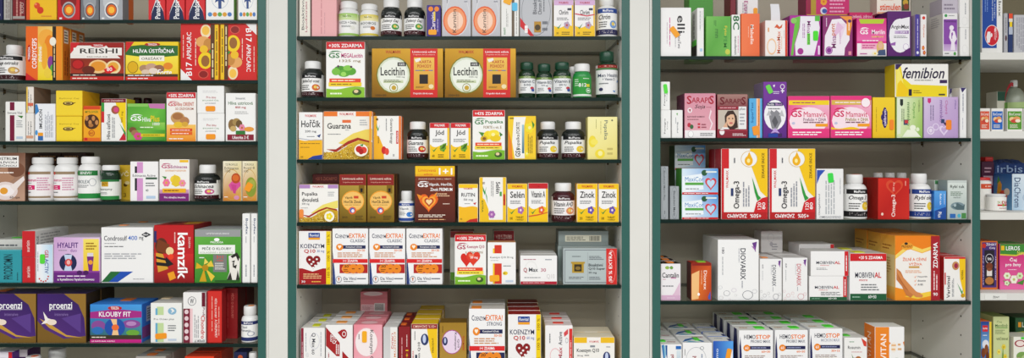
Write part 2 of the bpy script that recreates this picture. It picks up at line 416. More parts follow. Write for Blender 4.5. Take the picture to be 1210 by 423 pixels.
# ---------------------------------------------------------------- families of printed designs
WH = 'f4f4f2'; YE = 'f6c812'; RE = 'd01f26'
def WLM(u0, v0, u1, v1, c='d3202a'): return [t('WALMARK', u0, v0, u1, v1, c, 0, 2)]
def GS(u0, v0, u1, v1, c='1c7a35', w=.42):      # arc over two letters
    um = u0+(u1-u0)*w; h = v1-v0
    return [t('GS', u0, v0+h*.3, um, v1, c, 0, 3), p(c, (u0, v0+h*.32), (u0+(u1-u0)*.2, v0+.02*h), (u0+(u1-u0)*.5, v0), (u0+(u1-u0)*.8, v0+.2*h), (u0+(u1-u0)*.45, v0+.12*h), (u0+(u1-u0)*.15, v0+.22*h))]
def small_wlm(nm, pic, n2='', hdr=None, v=.2):
    o = [r(0, 0, 1, .14, hdr) if hdr else r(0, 0, .06, 1, YE), wave(0, 1, .60, .66, 1, YE, .05), r(.9, .14 if hdr else 0, 1, 1, YE), r(0, .6, .07, 1, YE),
         WLM(.22, .035, .78, .1, 'ffffff' if hdr == 'd01f26' else RE), t(nm, .5-min(.36, .075*len(nm)), v, .5+min(.36, .075*len(nm)), v+.17, '1c1c20', 0, 2), ln(.14, .43, .8, .53, 3), check(.1, .66, .4, .8)]
    o += flower(.5, .58, .84, .80, pic, 'f0e0e8', 5)
    return o+[t(n2 or '90', .12, .87, .26, .94, '4a3a00'), t('TABLIET', .42, .85, .82, .90, '4a3a00'), t('+ KAPSULY', .42, .92, .82, .96, '4a3a00')]
def mph(nm, pic='d04028', hdr='101214', ftr='3a0a12', nm2=''):
    return [r(0, 0, 1, .17, hdr), t('MedPharma', .26, .035, .74, .13, 'f4f4f4', 0, 2), t(nm, .1, .23, .1+min(.78, .1*len(nm)), .42, '202020', 0, 12), ln(.1, .48, .55, .74, 3, '505050'),
            t(nm2, .55, .42, .9, .5, '303030') if nm2 else None, e(.58, .46, .9, .76, pic), e(.66, .52, .8, .66, 'f0d060'), r(0, .80, 1, 1, ftr), ln(.12, .84, .88, .96, 2, 'f0e8e8')]
def b17(flip):
    o = [r(0, 0, 1, 1, 'd21f1c'), e(.52, .01, .8, .25, 'f4e0b8'), e(.56, .04, .76, .20, 'f7c24a'), e(.40, .22, .78, .42, 'e8a860'), e(.6, .26, .86, .46, 'c98a3c'),
         e(.46, .5, .84, .8, 'f4d012'), e(.54, .56, .76, .76, '9a6428'), e(.5, .38, .72, .52, 'f0c020'), p('2f9a30', (.72, .5), (.86, .4), (.84, .54)),
         e(.46, .82, .74, .97, '8c1410'), ring(.46, .82, .74, .97, 'd85040', .2), r(.79, .01, .9, .99, '5a3412'), r(.9, .01, 1, .99, 'f2c414'),
         ln(.81, .08, .88, .95, 1, 'f0e0b0', 90), ln(.92, .08, .98, .92, 1, '6a4a00', 90),
         t('B17', .14, .68, .30, .92, 'ffffff', 90, 2), t('APRICARC', .16, .15, .28, .64, 'ffffff', 90, 1), ln(.37, .22, .42, .74, 1, 'f7d8c8', 90), ln(.05, .1, .09, .6, 1, 'f7d8c8', 90), p('f2f0ee', (0, .8), (.3, 1), (0, 1))]
    if flip:
        q = []
        for x in o:
            if x[0] in 'reo':
                x = list(x); x[1], x[2], x[3], x[4] = 1-x[3], 1-x[4], 1-x[1], 1-x[2]; q.append(tuple(x))
            elif x[0] == 'p': q.append(('p', x[1], [(1-a, 1-b) for a, b in x[2]]))
            elif x[0] == 't': q.append(('t', x[1], 1-x[4], 1-x[5], 1-x[2], 1-x[3], x[6], -90, x[8]))
            else: q.append(('l', 1-x[3], 1-x[4], 1-x[1], 1-x[2], x[5], x[6], -90))
        o = q
    return o
def panadol(): return [r(0, 0, 1, 1, 'd8232a'), p('10204c', (.15, 1), (.2, .75), (.5, .48), (.9, .8), (1, 1)), p('f4f4f4', (.12, .9), (.5, .45), (.95, .82), (.5, .52)), p('ee5a3a', (.6, 0), (1, 0), (1, .4)), t('Panadol', .4, .56, .72, .97, 'ffffff', 90, 2), t('Extra', .5, .2, .8, .46, 'ffffff', 90, 1)]
def pain(bg, ac):
    return [r(0, 0, 1, 1, bg), p(ac, (.1, 0), (.9, 0), (.86, .62), (.6, .86), (.36, .86), (.14, .62)), e(.2, .56, .82, .96, 'b4b4b6' if ac[0] != 'c' else 'e8e8e8'), e(.25, .60, .77, .92, '50505a'), e(.3, .63, .74, .89, 'e86a10'), e(.38, .68, .66, .84, 'ffc23c'), ln(.4, .1, .6, .5, 1, 'ffffff', 90), r(.08, .94, .2, .98, 'f0f0f0')]
def anatomy(): return [t('DYNAMIC', .15, .1, .85, .2, '2050a0'), ring(.2, .28, .82, .74, 'b4c4d8', .05), e(.44, .3, .57, .4, '40568a'), p('2c4a88', (.4, .42), (.6, .42), (.68, .6), (.56, .56), (.56, .74), (.45, .74), (.44, .56), (.32, .6))] + [e(.06+.18*i, .82, .22+.18*i, .92, c) for i, c in enumerate(('4a8ac8', 'e08a30', '5aa848', 'e0a030', '4a7ac0'))]
def coenz(sub, band, e3='b51f1c'):
    return [p('1b2f6e', (0, .4), (.05, .72), (.07, 1), (0, 1)), p('8aa0d0', (.05, .72), (.1, 1), (.07, 1)), t('C', .07, .09, .14, .17, '24284a', 0, 2), t('OENZYM', .145, .11, .46, .17, '24284a', 0, 1), t('EXTRA!', .47, .085, .94, .17, 'f07818', 0, 2), t(sub, .5, .19, .92, .245, '5a5e70', 0, 1),
            r(.26, .30, .94, .36, '1b2454'), t('Komplexní účinek', .38, .31, .84, .35, 'ffffff'), e(.1, .27, .3, .39, 'f08a20'), heart(.15, .295, .25, .365, 'fff4e0'), t('30+30', .7, .37, .92, .41, 'f07818'),
            ln(.14, .42, .88, .52, 3, 'd08a50'), r(0, .545, 1, .615, 'dd2326'), t('1+1 ZDARMA', .3, .557, .72, .60, 'ffffff', 0, 2), r(.2, .64, 1, .80, e3), ring(.26, .625, .86, .82, 'f4c890', .05)] + \
           [e(.27+.19*i, .635, .52+.19*i, .805, 'f08a20') for i in (0, 1, 2)] + [t('30', .33, .65, .46, .70, '3a1a00', 0, 2), ln(.32, .72, .46, .78, 2, '7a3a00'), ln(.55, .70, .64, .74, 1, '7a3a00'), ln(.74, .70, .82, .74, 1, '7a3a00'),
            ring(.09, .85, .26, .97, '8a8a90', .16), p('c86a30', (.15, .88), (.2, .88), (.175, .95)), t('Da Vinci', .31, .87, .68, .92, '5a5e70'), ln(.32, .935, .64, .96, 1), r(.7, .89, .95, .905, '5a5e70')]
def koenz60(mg): return [r(0, .7, .86, 1, 'a8161a'), p('f4f4f2', (0, .68), (.43, .76), (.86, .68)), r(.30, .03, .66, .12, '1a4496'), t('Revital', .34, .05, .62, .10, 'ffffff'), r(.30, .12, .66, .16, 'f0a020'), t('KOENZYM', .05, .24, .80, .32, '1c2450', 0, 1), t('Q10', .16, .34, .52, .42, 'c41c20', 0, 3), t(mg, .57, .35, .80, .41, '7a86b8'), heart(.22, .46, .68, .72, '8a1216')] + \
           [e(a, b, a+.07, b+.035, 'f4f4f2') for a, b in ((.30, .52), (.42, .56), (.53, .51), (.36, .60), (.48, .63), (.42, .67), (.57, .58))] + [ln(.14, .79, .74, .90, 3, 'f4c890'), r(.86, 0, 1, 1, 'f4d40c')] + [t('100 %', .89, .06+.31*i, .97, .25+.31*i, '8a5a00', 90) for i in range(3)] + [t('30', .08, .93, .2, .97, 'ffffff'), ln(.4, .93, .7, .97, 1, 'f4c050')]
def hemo(s1, c1, s2):
    return [p('1b1f58', (0, .35), (.03, .12), (.07, .5), (.08, 1), (0, 1)), t('HEMO', .14, .09, .48, .18, '2a2c3c', 0, 1), t('STOP', .49, .09, .92, .18, 'f07818', 0, 3), t(s1, .34, .20, .92, .26, c1), r(.2, .33, .93, .40, '1b2050'), e(.12, .30, .32, .44, 'f08a20'), t('60', .17, .34, .27, .4, 'ffffff'), ln(.36, .345, .86, .385, 1, 'a0a8d0'), t(s2, .66, .425, .92, .47, 'f07818', 0, 2),
            ln(.16, .52, .88, .68, 5, 'a08a80'), r(0, .74, 1, .82, 'dd2326'), ln(.2, .86, .8, .95, 2, '606478')]
def mobi(nm, hd, ft=True, rd=True):
    o = [r(.90, 0, 1, 1 if not ft else .86, RE), ln(.925, .08, .975, .8, 1, 'ffffff', 90)] if rd else []
    if hd: o += [r(0, 0, 1, .16, RE), t('+20 % ZDARMA', .24, .05, .9, .12, 'ffffff', 0, 2)]
    o += [t('MOBIVEN', .14, .40, .66 if not rd else .62, .52, '262a44', 0, 1), t('AL', .67 if not rd else .63, .40, .86 if not rd else .79, .52, RE, 0, 3), t('micro', .25, .54, .48, .59, RE)]
    if ft: o += [r(0, .86, 1, 1, '1d5c38'), t('60+30', .5, .89, .72, .96, 'ffffff'), ln(.06, .9, .36, .96, 1, '90b8a0'), ln(.3, .64, .86, .8, 3, '707478')]
    else: o += [ln(.14, .66, .5, .76, 2, '909498')]
    return o
def diovarix(c, big):
    o = [t('DIOVARIX', .55 if big else .56, .14, .68 if big else .74, .66, c, -90, 2), ln(.50, .14, .53, .42, 1, '9094a0', -90), t('180' if big else '60', .09, .13, .15, .23, '50505a', -90), ln(.09, .28, .13, .6, 1, 'a0a4a8', -90), ln(.57, .68, .62, .82, 1, '9094a0', -90),
         p('6a3a8a', (.84, .05), (.96, .03), (.92, .2)), p('a060b0', (.82, .1), (.9, .12), (.94, .2))]
    for a, b, s_, cc in ((.0, .76, .10, '9aa0a8'), (.13, .84, .16, '70747c'), (.33, .80, .12, 'b8a8c0'), (.4, .9, .06, '909498'), (.60, .84, .26, '70747c'), (.84, .82, .12, '9aa0a8'), (.02, .93, .10, 'a8a0a0'), (.26, .97, .05, 'c8a8b0')):
        if b+s_*.55 <= 1.0: o.append(ring(a, b, min(1, a+s_), b+s_*.55, cc if big else c, .09))
        else: o.append(ring(a, .99-s_*.55, min(1, a+s_), .99, cc, .09))
    return o
def omega(): return [r(0, 0, .05, 1, RE), r(.05, 0, .16, .28, RE), r(.06, .28, .17, .58, WH), t('WALMARK', .09, .30, .15, .56, RE, 90, 2), p(YE, (.62, .0), (1, 0), (1, .7), (.84, .6), (.72, .38), (.62, .2)), r(.98, 0, 1, 1, YE),
            e(.42, .03, .78, .26, 'f4f4f2'), ring(.42, .03, .78, .26, 'd8b060', .06), e(.5, .1, .68, .24, 'f2b410'), p('f2b410', (.52, .16), (.6, .04), (.68, .16)), e(.55, .14, .62, .2, 'fff0a0'),
            t('ZDRAVÉ SRDCE', .86, .06, .93, .42, '5a4400', 90, 2), p('2f9a3a', (.66, .4), (.8, .66), (.86, .7), (.78, .74), (.72, .62)), e(.72, .72, 1.28, 1.1, RE) if False else p(RE, (.7, .9), (.76, .76), (.88, .70), (1, .68), (1, .9)),
            r(0, .9, 1, 1, 'b81a1e'), t('ZADARMO', .12, .925, .55, .98, 'ffffff', 180, 2), t('+50%', .62, .925, .86, .98, 'ffffff', 180, 2), t('120', .78, .76, .86, .86, 'ffffff', 90), t('80', .88, .76, .95, .86, 'ffffff', 90),
            t('Omega-3', .26, .46, .42, .85, '26262c', 90, 2), r(.20, .56, .255, .67, '2a3a6a'), ln(.45, .45, .62, .82, 3, '9094a0', 90), ln(.25, .1, .31, .2, 1, '60646c', 90)]
def maxicor(): return [g(0, 0, 1, .92, 'd8ecfa', '3f8fd8', '8cc4ee', 'f4f8fc'), p('eef6fc', (0, .3), (.55, .2), (.6, .8), (0, .92)), t('MaxiCor', .08, .32, .6, .50, '2f7fc0', 0, 0), r(.08, .54, .6, .64, '58a848'), ln(.1, .75, .6, .82, 1), heart(.64, .36, .96, .86, 'd8404a'), heart(.69, .43, .91, .78, 'bcdcf4'), e(.54, .05, .70, .28, '285a38'), r(.66, .1, .96, .16, 'e8f0e8'), r(0, .92, 1, 1, RE), ln(.05, .94, .9, .98, 1, 'ffffff')]
def mamavit(top, two): return [g(0, 0, 1, 1, 'f0609a', 'f8c8dc', 'e83a80', 'e8307a'), e(.02, .26, .96, .92, 'fbe4ec'), r(0, .78, 1, 1, 'e83680'), r(0, 0, 1, .1, 'e83680'), r(.01, .1, .99, .21, top), ln(.1, .13, .85, .18, 1, 'a03060' if not two else 'fff0f0'), GS(.06, .28, .5, .5, 'd4145a', .6), t('Mamavit', .37, .37, .9, .5, 'd4145a', 0, 0),
            t('Prefolin + DHA', .36, .52, .92, .6, '9a8a20' if two else '80506a', 0, 1), ln(.36, .6, .92, .66, 1, '805060'), r(.66, .66, .96, .73, 'f5a01c'), e(.08, .62, .16, .68, 'c0c4e0'), ln(.1, .84, .9, .95, 2, 'ffffff'), [e(.74, .04, .98, .28, 'fdf0f4'), ring(.74, .04, .98, .28, 'e83680', .1)] if two else None, [wave(0, .7, .74, .78, .8, YE, .03)] if two else None]
def gsbox(title, sub, pic, hdr, foot='7ab82a', band='f2d21a', sp=None, tc='1c7a35', t2c='c03078'):
    o = [r(0, 0, 1, .13, 'd42028'), t(hdr, .06, .035, .94, .10, 'ffffff', 0, 2), GS(.06, .16, .52, .29, tc, .62), t(title, .39, .205, .95, .285, t2c, 0, 2)]
    if sub: o.append(t(sub, .34, .32, .9, .375, '8a6a20'))
    o += pic + [r(.08, .66, .9, .73, 'e84a28' if foot != 'f0961e' else 'f5a01c'), ln(.14, .675, .84, .715, 1, 'fff0d0'), r(.06, .73, .92, .80, band), ln(.12, .745, .84, .785, 1, '8a6a00'), wave(0, 1, .84, .82, 1, foot, .02), ln(.1, .90, .5, .96, 1, 'f4ffe0'), e(.68, .85, .92, .96, '3a5a20'), e(.72, .86, .84, .92, 'e8d0a0')]
    return o
# ---------------------------------------------------------------- left cabinet
# top shelf: bottoms of the pain relief boxes
B('L0', -9, 3, -24, '1c2050', 'navy carton at the end of the shelf beside the thin grey carton', [r(.3, .84, .8, .9, 'e8e8f0')])
B('L0', 4, 14, -20, 'b8b6b0', 'thin grey carton between the navy and the dark red cartons', [ln(.2, .3, .8, .95, 3, '7a6a68', 90), r(.8, 0, 1, 1, '8a8078')])
B('L0', 14.5, 30, -22, '7c1620', 'dark red carton beside the yellow capsule carton', [ln(.2, .4, .8, .92, 2, 'c88a80', 90), t('KOO', .66, .55, .92, .82, 'd0b8b0', 90), r(0, .9, 1, .97, 'a8a09a')])
B('L0', 30.5, 67, -18, 'f6c21c', 'yellow carton printed with red soft capsules', [r(0, 0, .12, 1, 'e85a20'), e(.26, .50, .46, .68, 'e04a20'), e(.36, .62, .58, .82, 'd83a18'), e(.28, .52, .36, .58, 'f88a60'), ln(.5, .86, .9, .92, 1, 'e08030'), t('Gel', .3, .1, .8, .3, 'c02818')])
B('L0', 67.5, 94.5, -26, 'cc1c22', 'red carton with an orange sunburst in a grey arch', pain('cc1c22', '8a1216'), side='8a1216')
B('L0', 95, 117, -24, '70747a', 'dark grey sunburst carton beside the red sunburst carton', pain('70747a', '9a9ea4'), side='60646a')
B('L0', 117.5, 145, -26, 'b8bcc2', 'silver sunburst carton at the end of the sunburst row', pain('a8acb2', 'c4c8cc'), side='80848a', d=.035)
B('L0', 146, 152, -8, 'e06a20', 'slim orange carton behind the silver sunburst carton', [r(.2, .2, .8, .9, 'e88040')], y=.05, d=.03)
for a, b, lb in ((175, 195.5, 'red and navy wedge carton, first of three, by the gap'), (196, 218.5, 'red and navy wedge carton in the middle of the three'), (219, 242.5, 'red and navy wedge carton touching the white anatomy carton')):
    B('L0', a, b, -26, 'd8232a', lb, panadol(), d=.05)
B('L0', 243, 276.5, -28, WH, 'white carton with a blue body drawing beside the red wedge cartons', anatomy(), side='78b048', d=.025)
B('L0', 281, 304, -28, WH, 'white carton with a blue body drawing against the green cabinet edge', anatomy(), side='78b048', d=.025)
# second row
Bt('L1', -3, 28.5, 54, 65, 5.5, 22.5, 'wp', 'white bottle with black-banded label beside the tall orange carton', (.1, .96), WH, mph('chaga extrakt', 'c8a060'))
cord = [g(0, 0, 1, 1, 'f7a51e', 'f8e088', 'f4e018', 'f6d020'), r(0, 0, .33, 1, 'ee6a1e'), e(.34, .05, .8, .4, 'f8b040'), e(.5, .16, .82, .62, 'f08a1c'), e(.42, .3, .6, .8, 'f5b030'), e(.6, .55, .78, .8, '8a3a90'), e(.66, .7, .86, .92, '58a83a'), e(.5, .78, .72, .96, 'f0d040'), t('CORDYCEPS', .17, .22, .30, .78, 'ffffff', 90, 2), t('zložené', .34, .38, .44, .66, 'ffffff', 90), e(.04, .34, .14, .66, 'c01c1c'), t('TEREZIA', .06, .38, .12, .62, 'ffffff', 90), p(RE, (0, .86), (.3, 1), (0, 1)), r(.74, 0, .84, 1, '2a2018'), ln(.76, .1, .82, .95, 1, 'f0d8a0', 90), r(.84, 0, 1, 1, 'f0901e'), e(.66, .2, .84, .36, 'f4f0e0')]
B('L1', 30, 74, 31, 'f4b428', 'tall orange mushroom-extract carton near the white bottle', cord, d=.036, side='ee8424', tp='e87a20', n=3, sops=[r(.2, .05, .8, .3, 'f4e4d0'), ln(.25, .07, .75, .28, 4, '30241c'), ln(.2, .4, .8, .9, 2, 'a85010', 90)])
B('L1', 82.5, 147.3, 50, 'f2ece6', 'red and white mushroom carton with halved orange mushrooms', [g(0, .42, 1, 1, '8a2a12', 'b8381a'), r(0, 0, 1, .08, '9c1c14'), p('9c1c14', (.6, 0), (1, 0), (1, .5)), p(RE, (0, 0), (.18, 0), (0, .3)), e(.38, .03, .66, .13, 'b81818'), t('TEREZIA', .43, .055, .61, .11, 'ffffff'), r(.06, .14, .96, .34, 'f4f0ea'), t('REISHI', .18, .16, .88, .29, '2a2420', 0, 2), r(.28, .33, .72, .42, 'f6f2ec'), t('KRÁĽOVNÁ HÚB', .31, .35, .69, .40, '6a4a3a'), e(.34, .46, .70, .82, 'f3c98a'), e(.38, .50, .66, .76, 'e8962a'), e(.66, .48, .94, .84, 'f3dca8'), e(.7, .52, .9, .78, 'eba83a'), e(.22, .62, .46, .84, '6a2410'), e(.02, .44, .26, .72, 'c01c1c'), ring(.02, .44, .26, .72, '8a1010', .2), p('dd2020', (.62, .72), (.78, .6), (.86, .72), (.70, .86)), t('80', .68, .66, .78, .76, 'ffffff'), r(0, .82, 1, .9, '3a1a10'), ln(.05, .84, .6, .89, 1, 'f8e8d8'), r(0, .9, 1, 1, 'c82018'), ln(.04, .92, .7, .98, 1, 'fff0e0')], d=.05, side='8a2014')
B('L1', 148, 211, 49.3, 'f6d81c', 'yellow and green carton with brown oyster mushrooms', [g(0, .3, 1, 1, 'f8e848', 'f0c018'), r(0, .0, 1, .08, 'f0d020'), p('2a6a2a', (0, .12), (.3, .08), (1, .1), (1, .36), (.5, .42), (0, .34)), p(RE, (0, 0), (.16, 0), (0, .28)), e(.36, .02, .66, .11, 'b81818'), t('TEREZIA', .42, .04, .6, .095, 'ffffff'), t('HLÍVA ÚSTŘIČNÁ', .14, .16, .93, .29, 'ffffff', 0, 3), r(.26, .36, .74, .5, 'f8f4e8'), t('OREŠÁKY', .3, .39, .7, .47, '4a4a38'), e(.03, .5, .24, .82, 'e0b010'), ring(.03, .5, .24, .82, '9a7a08', .12), e(.26, .6, .44, .78, 'b08868'), e(.38, .56, .60, .76, 'c8a088'), e(.54, .6, .74, .80, '9a6a50'), e(.44, .68, .62, .84, 'e8d8c8'), e(.3, .72, .46, .86, 'e0c8b0'), e(.72, .54, .9, .72, 'e88a20'), t('Forte', .60, .72, .88, .87, 'ffffff', 0, 12), r(0, .84, 1, .91, '4a3010'), ln(.04, .855, .55, .9, 1, 'ffffff'), r(0, .91, 1, 1, 'd82a1c'), ln(.04, .93, .6, .98, 1, 'ffffff')], d=.05, side='d8b818')
B('L1', 213, 259, 28, 'd21f1c', 'red apricot-kernel carton beside the yellow and green mushroom carton', b17(False), d=.05, side='f0c018')
B('L1', 260, 304, 28, 'd21f1c', 'red apricot-kernel carton turned upside down against the green cabinet edge', b17(True), d=.05, side='f0c018')
# third row
B('L2', 6, 30, 120, 'f2f2ee', 'white carton with a dark red vertical bar at the end of the shelf', [r(.22, .01, .46, .99, '7a1238'), r(.1, .22, .9, .34, 'f2f2ee'), t('Immune Vital', .1, .25, .86, .31, '30303a'), p('3a7a30', (.6, .35), (.92, .36), (.84, .42)), ln(.56, .46, .9, .66, 4, 'a0a4a8'), r(.56, .88, .9, .94, 'b8cce0')], d=.045)
s1 = B('L2', 30.5, 40, 133.5, 'eeeae4', 'slim white carton at the bottom of a two-carton stack beside the blue-edged carton', [ln(.2, .1, .4, .9, 1, '808488', 90), t('Ampu', .5, .3, .8, .8, '505058', 90), r(0, .8, 1, .9, 'd8a080')], d=.07)
B('L2', 30.5, 40, 102.5, 'eee6dc', 'slim white carton on top of the other slim carton by the yellow stack', [ln(.2, .1, .4, .9, 1, '808488', 90), t('Ampu', .5, .3, .8, .8, '505058', 90), r(0, .0, .2, 1, 'e8c040'), r(.2, .62, 1, .74, 'd86a50')], on=s1, d=.08, side='8a7460', tp='c8b8a0')  # brown side colour is shade painted onto white card
B('L2', 41, 65.5, 122.5, 'f0f2f6', 'white carton with blue corner and orange band beside the yellow cartons', [p('3a86c8', (0, .02), (.1, .01), (.2, .2), (0, .3)), t('IMUDON', .2, .15, .36, .66, '26262e', 90, 2), r(.14, .77, .4, .87, 'f0a020'), r(.14, .86, .4, .98, '2f6ab0'), ln(.48, .12, .92, .9, 6, 'a8acb8', 90), e(.0, .7, .13, .84, '4a9ad8')], d=.035)
yl = [t('Bylinný čaj', .12, .27, .88, .34, 'a88a18', 0, 0), e(.26, .42, .68, .58, '5a3a12'), e(.32, .44, .62, .54, 'f2dc70'), e(.36, .46, .58, .53, '6a4a20'), p('5a3a12', (.62, .48), (.78, .46), (.66, .52)), r(0, .96, 1, 1, 'e8c020')]
s1 = B('L2', 66, 97, 137.5, 'f6d632', 'yellow carton with brown eye-shaped mark at the bottom of the yellow stack', yl, d=.09, side='f0b820', tp='f8e060')
B('L2', 65.7, 97.5, 107, 'f6d632', 'yellow carton with brown eye-shaped mark on top of the yellow stack', yl, on=s1, d=.09, side='f0b820', tp='f8e060')
B('L2', 103, 129, 109.5, '6a5238', 'brown carton lying behind the small orange herb carton', [ln(.1, .2, .9, .8, 3, 'b89a60')], y=.15, d=.06)
B('L2', 98, 119, 125, 'f2a81c', 'small orange carton with dark bark pieces', [r(0, 0, 1, .1, 'd8481c'), t('MYSLIVNÍK', .1, .12, .9, .2, '5a8a20'), e(.06, .24, .94, .66, '4a2a14')] + [e(.1+.2*i, .28+.12*(i % 2), .3+.2*i, .42+.12*(i % 2), 'c88a50') for i in range(4)] + [e(.3, .5, .6, .6, 'b0743c'), ring(.3, .68, .68, .86, 'b83a18', .2), t('60', .36, .73, .6, .81, 'b83a18'), r(0, .9, 1, 1, 'e8701c'), r(.06, .9, .24, .98, RE)], d=.035)
B('L2', 119.3, 149.5, 116.5, 'f4f4f0', 'white carton with dark red top band and yellow corner beside the green box', [r(0, 0, 1, .09, '7c1424'), t('+50% ZADARMO', .1, .025, .9, .07, 'f0d0d0'), r(.0, .09, .11, .3, '2f9a3a'), r(0, .3, .11, .56, RE), r(0, .56, .11, .8, 'f4f4f0'), p('f4d212', (.58, .09), (1, .09), (1, .86), (.86, .6), (.66, .32)), p('c82030', (.72, .98), (.98, .74), (1, .98)), p('2f9a3a', (.74, .58), (1, .9), (1, .8)), e(.4, .16, .74, .36, 'a85a40'), e(.5, .2, .7, .32, 'd84a80'), t('Hlíva ústřicová', .2, .36, .36, .95, '30303a', 90), ln(.42, .42, .56, .92, 2, '8a8e94', 90), t('500 mg', .8, .3, .9, .56, '7a6200', 90)], d=.05, side='e8d020')
B('L2', 150, 195.5, 122.3, '5fb336', 'green box with white arc logo and mushrooms at its corner', [g(0, 0, 1, 1, '4aa030', '62b83a', '3a8c26', '7cc648'), g(0, .5, 1, .7, '4aa82e', '98d058', '6cc03c', '3c9028'), r(0, 0, .55, .08, '8ac860'), p('c878b0', (.55, 0), (1, 0), (1, .14), (.6, .12)), GS(.08, .28, .5, .46, 'ffffff', .7), t('Hlíva', .4, .36, .62, .48, 'ffffff', 0, 1), t('Plus', .62, .32, .86, .48, 'f0d020', 0, 2), t('1000', .68, .5, .86, .58, 'ffffff'), ln(.34, .6, .84, .66, 1, 'e8f8d8'), e(.04, .62, .24, .78, '7a5030'), e(.1, .7, .3, .86, 'a07850'), flower(.16, .76, .42, .98, 'd84890', 'b0701c'), r(.36, .8, 1, .88, 'd8c820'), ln(.42, .82, .9, .86, 1, '6a6a00'), r(0, .97, 1, 1, '2f7a20')], d=.045)
Bt('L2', 156, 167, 115.5, 124, 157, 166, 'mr', 'dark brown bottle cap peeping over the green box', None, y=.16, cap='mr')
Bt('L2', 168, 179, 116, 124, 169, 178, 'mr', 'dark brown capped bottle close behind the green box with purple corner', None, y=.16, cap='mr')
B('L2', 196.3, 232, 109, 'f4f0ea', 'white and orange carton with ginger and brown mushrooms', [g(0, .66, 1, 1, 'f8c860', 'f09020'), r(0, 0, 1, .12, 'cc1f2c'), t('+50% ZDARMA', .06, .03, .94, .10, 'ffffff', 0, 2), GS(.05, .18, .5, .28, 'd02848', .6), t('Hlíva ORIENT', .32, .20, .94, .28, 'c84820', 0, 1), t('SO ZÁZVOROM', .3, .30, .92, .36, 'b05020'), e(.14, .40, .62, .64, 'c89a60'), e(.2, .42, .56, .56, 'a87040'), e(.46, .5, .78, .68, 'b88050'), e(.24, .6, .56, .72, 'e8c030'), e(.52, .6, .74, .70, 'd8a838'), r(.12, .74, .88, .80, 'e0481c'), ln(.18, .755, .82, .79, 1, 'fff0e0'), r(.12, .81, .88, .87, 'e86020'), ln(.18, .825, .82, .86, 1, 'fff0e0'), ln(.08, .93, .7, .97, 1, 'ffffff')], d=.05)
im = [t('Pro imu', .34, .38, .7, .46, 'b02838', 0, 2), t('BYLINNÝ ČAJ', .2, .50, .8, .57, '4a8a48'), t('porciovaný', .3, .61, .7, .67, '50545c'), ln(.2, .16, .8, .26, 2, 'd8d8d8')]
s1 = B('L2', 233, 265.3, 134, 'f3f3f1', 'white herbal-tea box with orange sticker at the bottom of its stack', im, st=[(.32, .74, .68, .93, 'f59a1e')], d=.1, side='c8c6c0')
B('L2', 232.6, 265, 101.3, 'f3f3f1', 'white herbal-tea box with orange sticker on top of its twin', im, on=s1, st=[(.32, .74, .68, .93, 'f59a1e')], d=.11, side='c8c6c0')
B('L2', 266.3, 302.3, 110, 'f4f4f2', 'white oyster-mushroom carton with dark red foot band by the green cabinet edge', [t('Imunit', .34, .08, .66, .13, '6a6e78'), t('Hlíva ustricová', .08, .17, .92, .24, '2f6a34', 0, 1), t('800 mg', .32, .27, .68, .33, 'b02030', 0, 2), ln(.3, .37, .8, .44, 2, 'b0b0b0'), e(.08, .54, .34, .78, '8a6a3a'), e(.22, .52, .5, .68, 'a88a50'), e(.34, .56, .56, .72, '6a5028'), e(.14, .68, .36, .8, 'c8a868'), flower(.44, .64, .66, .8, 'e888a8', 'c06a20'), e(.62, .7, .96, .8, 'e89a3a'), r(.34, .78, .66, .86, '2f7a34'), r(.05, .86, .95, .98, '8a1830'), t('Ušetríte 3 €', .22, .885, .78, .955, 'ffffff', 0, 2)], d=.05, side='dcdcd8')
# fourth row
B('L3', -30, 30, 180.5, '8a6650', 'brown photo box of mushrooms with a white title plate', [g(0, 0, 1, 1, '5a3c2c', '7a5440', 'c8a088', 'a88068'), e(.4, .3, .8, .62, 'b08468'), e(.66, .2, 1, .5, '7a4e38'), e(.5, .1, .76, .3, '9a6c50'), e(.36, .6, .86, .98, 'e8d8d4'), e(.44, .66, .8, .9, 'f6eeee'), p('efe4e0', (.7, .7), (.98, .48), (1, .56), (.8, .8)), e(.5, .72, .66, .86, 'e8a030'), r(.2, .06, .88, .30, 'f4f2ee'), t('COLOSTRUM', .24, .09, .84, .15, '202020', 0, 2), t('S HLÍVOU', .34, .165, .84, .22, '202020', 0, 2), t('ÚSTŘIČNOU', .3, .235, .84, .285, '202020', 0, 2), ln(.5, .38, .88, .44, 1, 'f4e8e0'), t('60 cps', .7, .9, .9, .96, '3a2418')], d=.06, side='4a2f20')
B('L3', 44, 72, 180, '3c2416', 'dark brown carton behind the first pink-label bottle', [ln(.1, .05, .9, .2, 2, 'b08050'), r(.05, .3, .95, .9, '5a3420')], y=.14, d=.05)
B('L3', 72.5, 101, 180, '3c2416', 'dark brown carton behind the second pink-label and green-label bottles', [ln(.1, .05, .9, .2, 2, 'b08050'), r(.05, .3, .95, .9, '5a3420')], y=.14, d=.05)
pk = [r(0, .0, 1, .10, '9a8468'), r(0, .9, 1, .97, '9a8468'), e(.12, .01, .26, .12, RE), t('Colostrum', .05, .26, .56, .36, 'd03878', 0, 2), r(.0, .50, .5, .66, 'd8246c'), ln(.06, .52, .46, .64, 2, 'ffffff'), ln(.58, .2, .96, .7, 6, 'd088a8'), ln(.06, .72, .44, .8, 1), ln(.06, .4, .4, .44, 1)]
Bt('L3', 31.5, 61.5, 186, 194, 37, 59, 'wp', 'white bottle with pink label standing in front of the mushroom photo box', (.2, .94), 'f4f0f0', pk)
Bt('L3', 62, 90, 186, 194, 67, 88.5, 'wp', 'white bottle with pink label between its twin and the green-label bottle', (.2, .94), 'f4f0f0', pk)
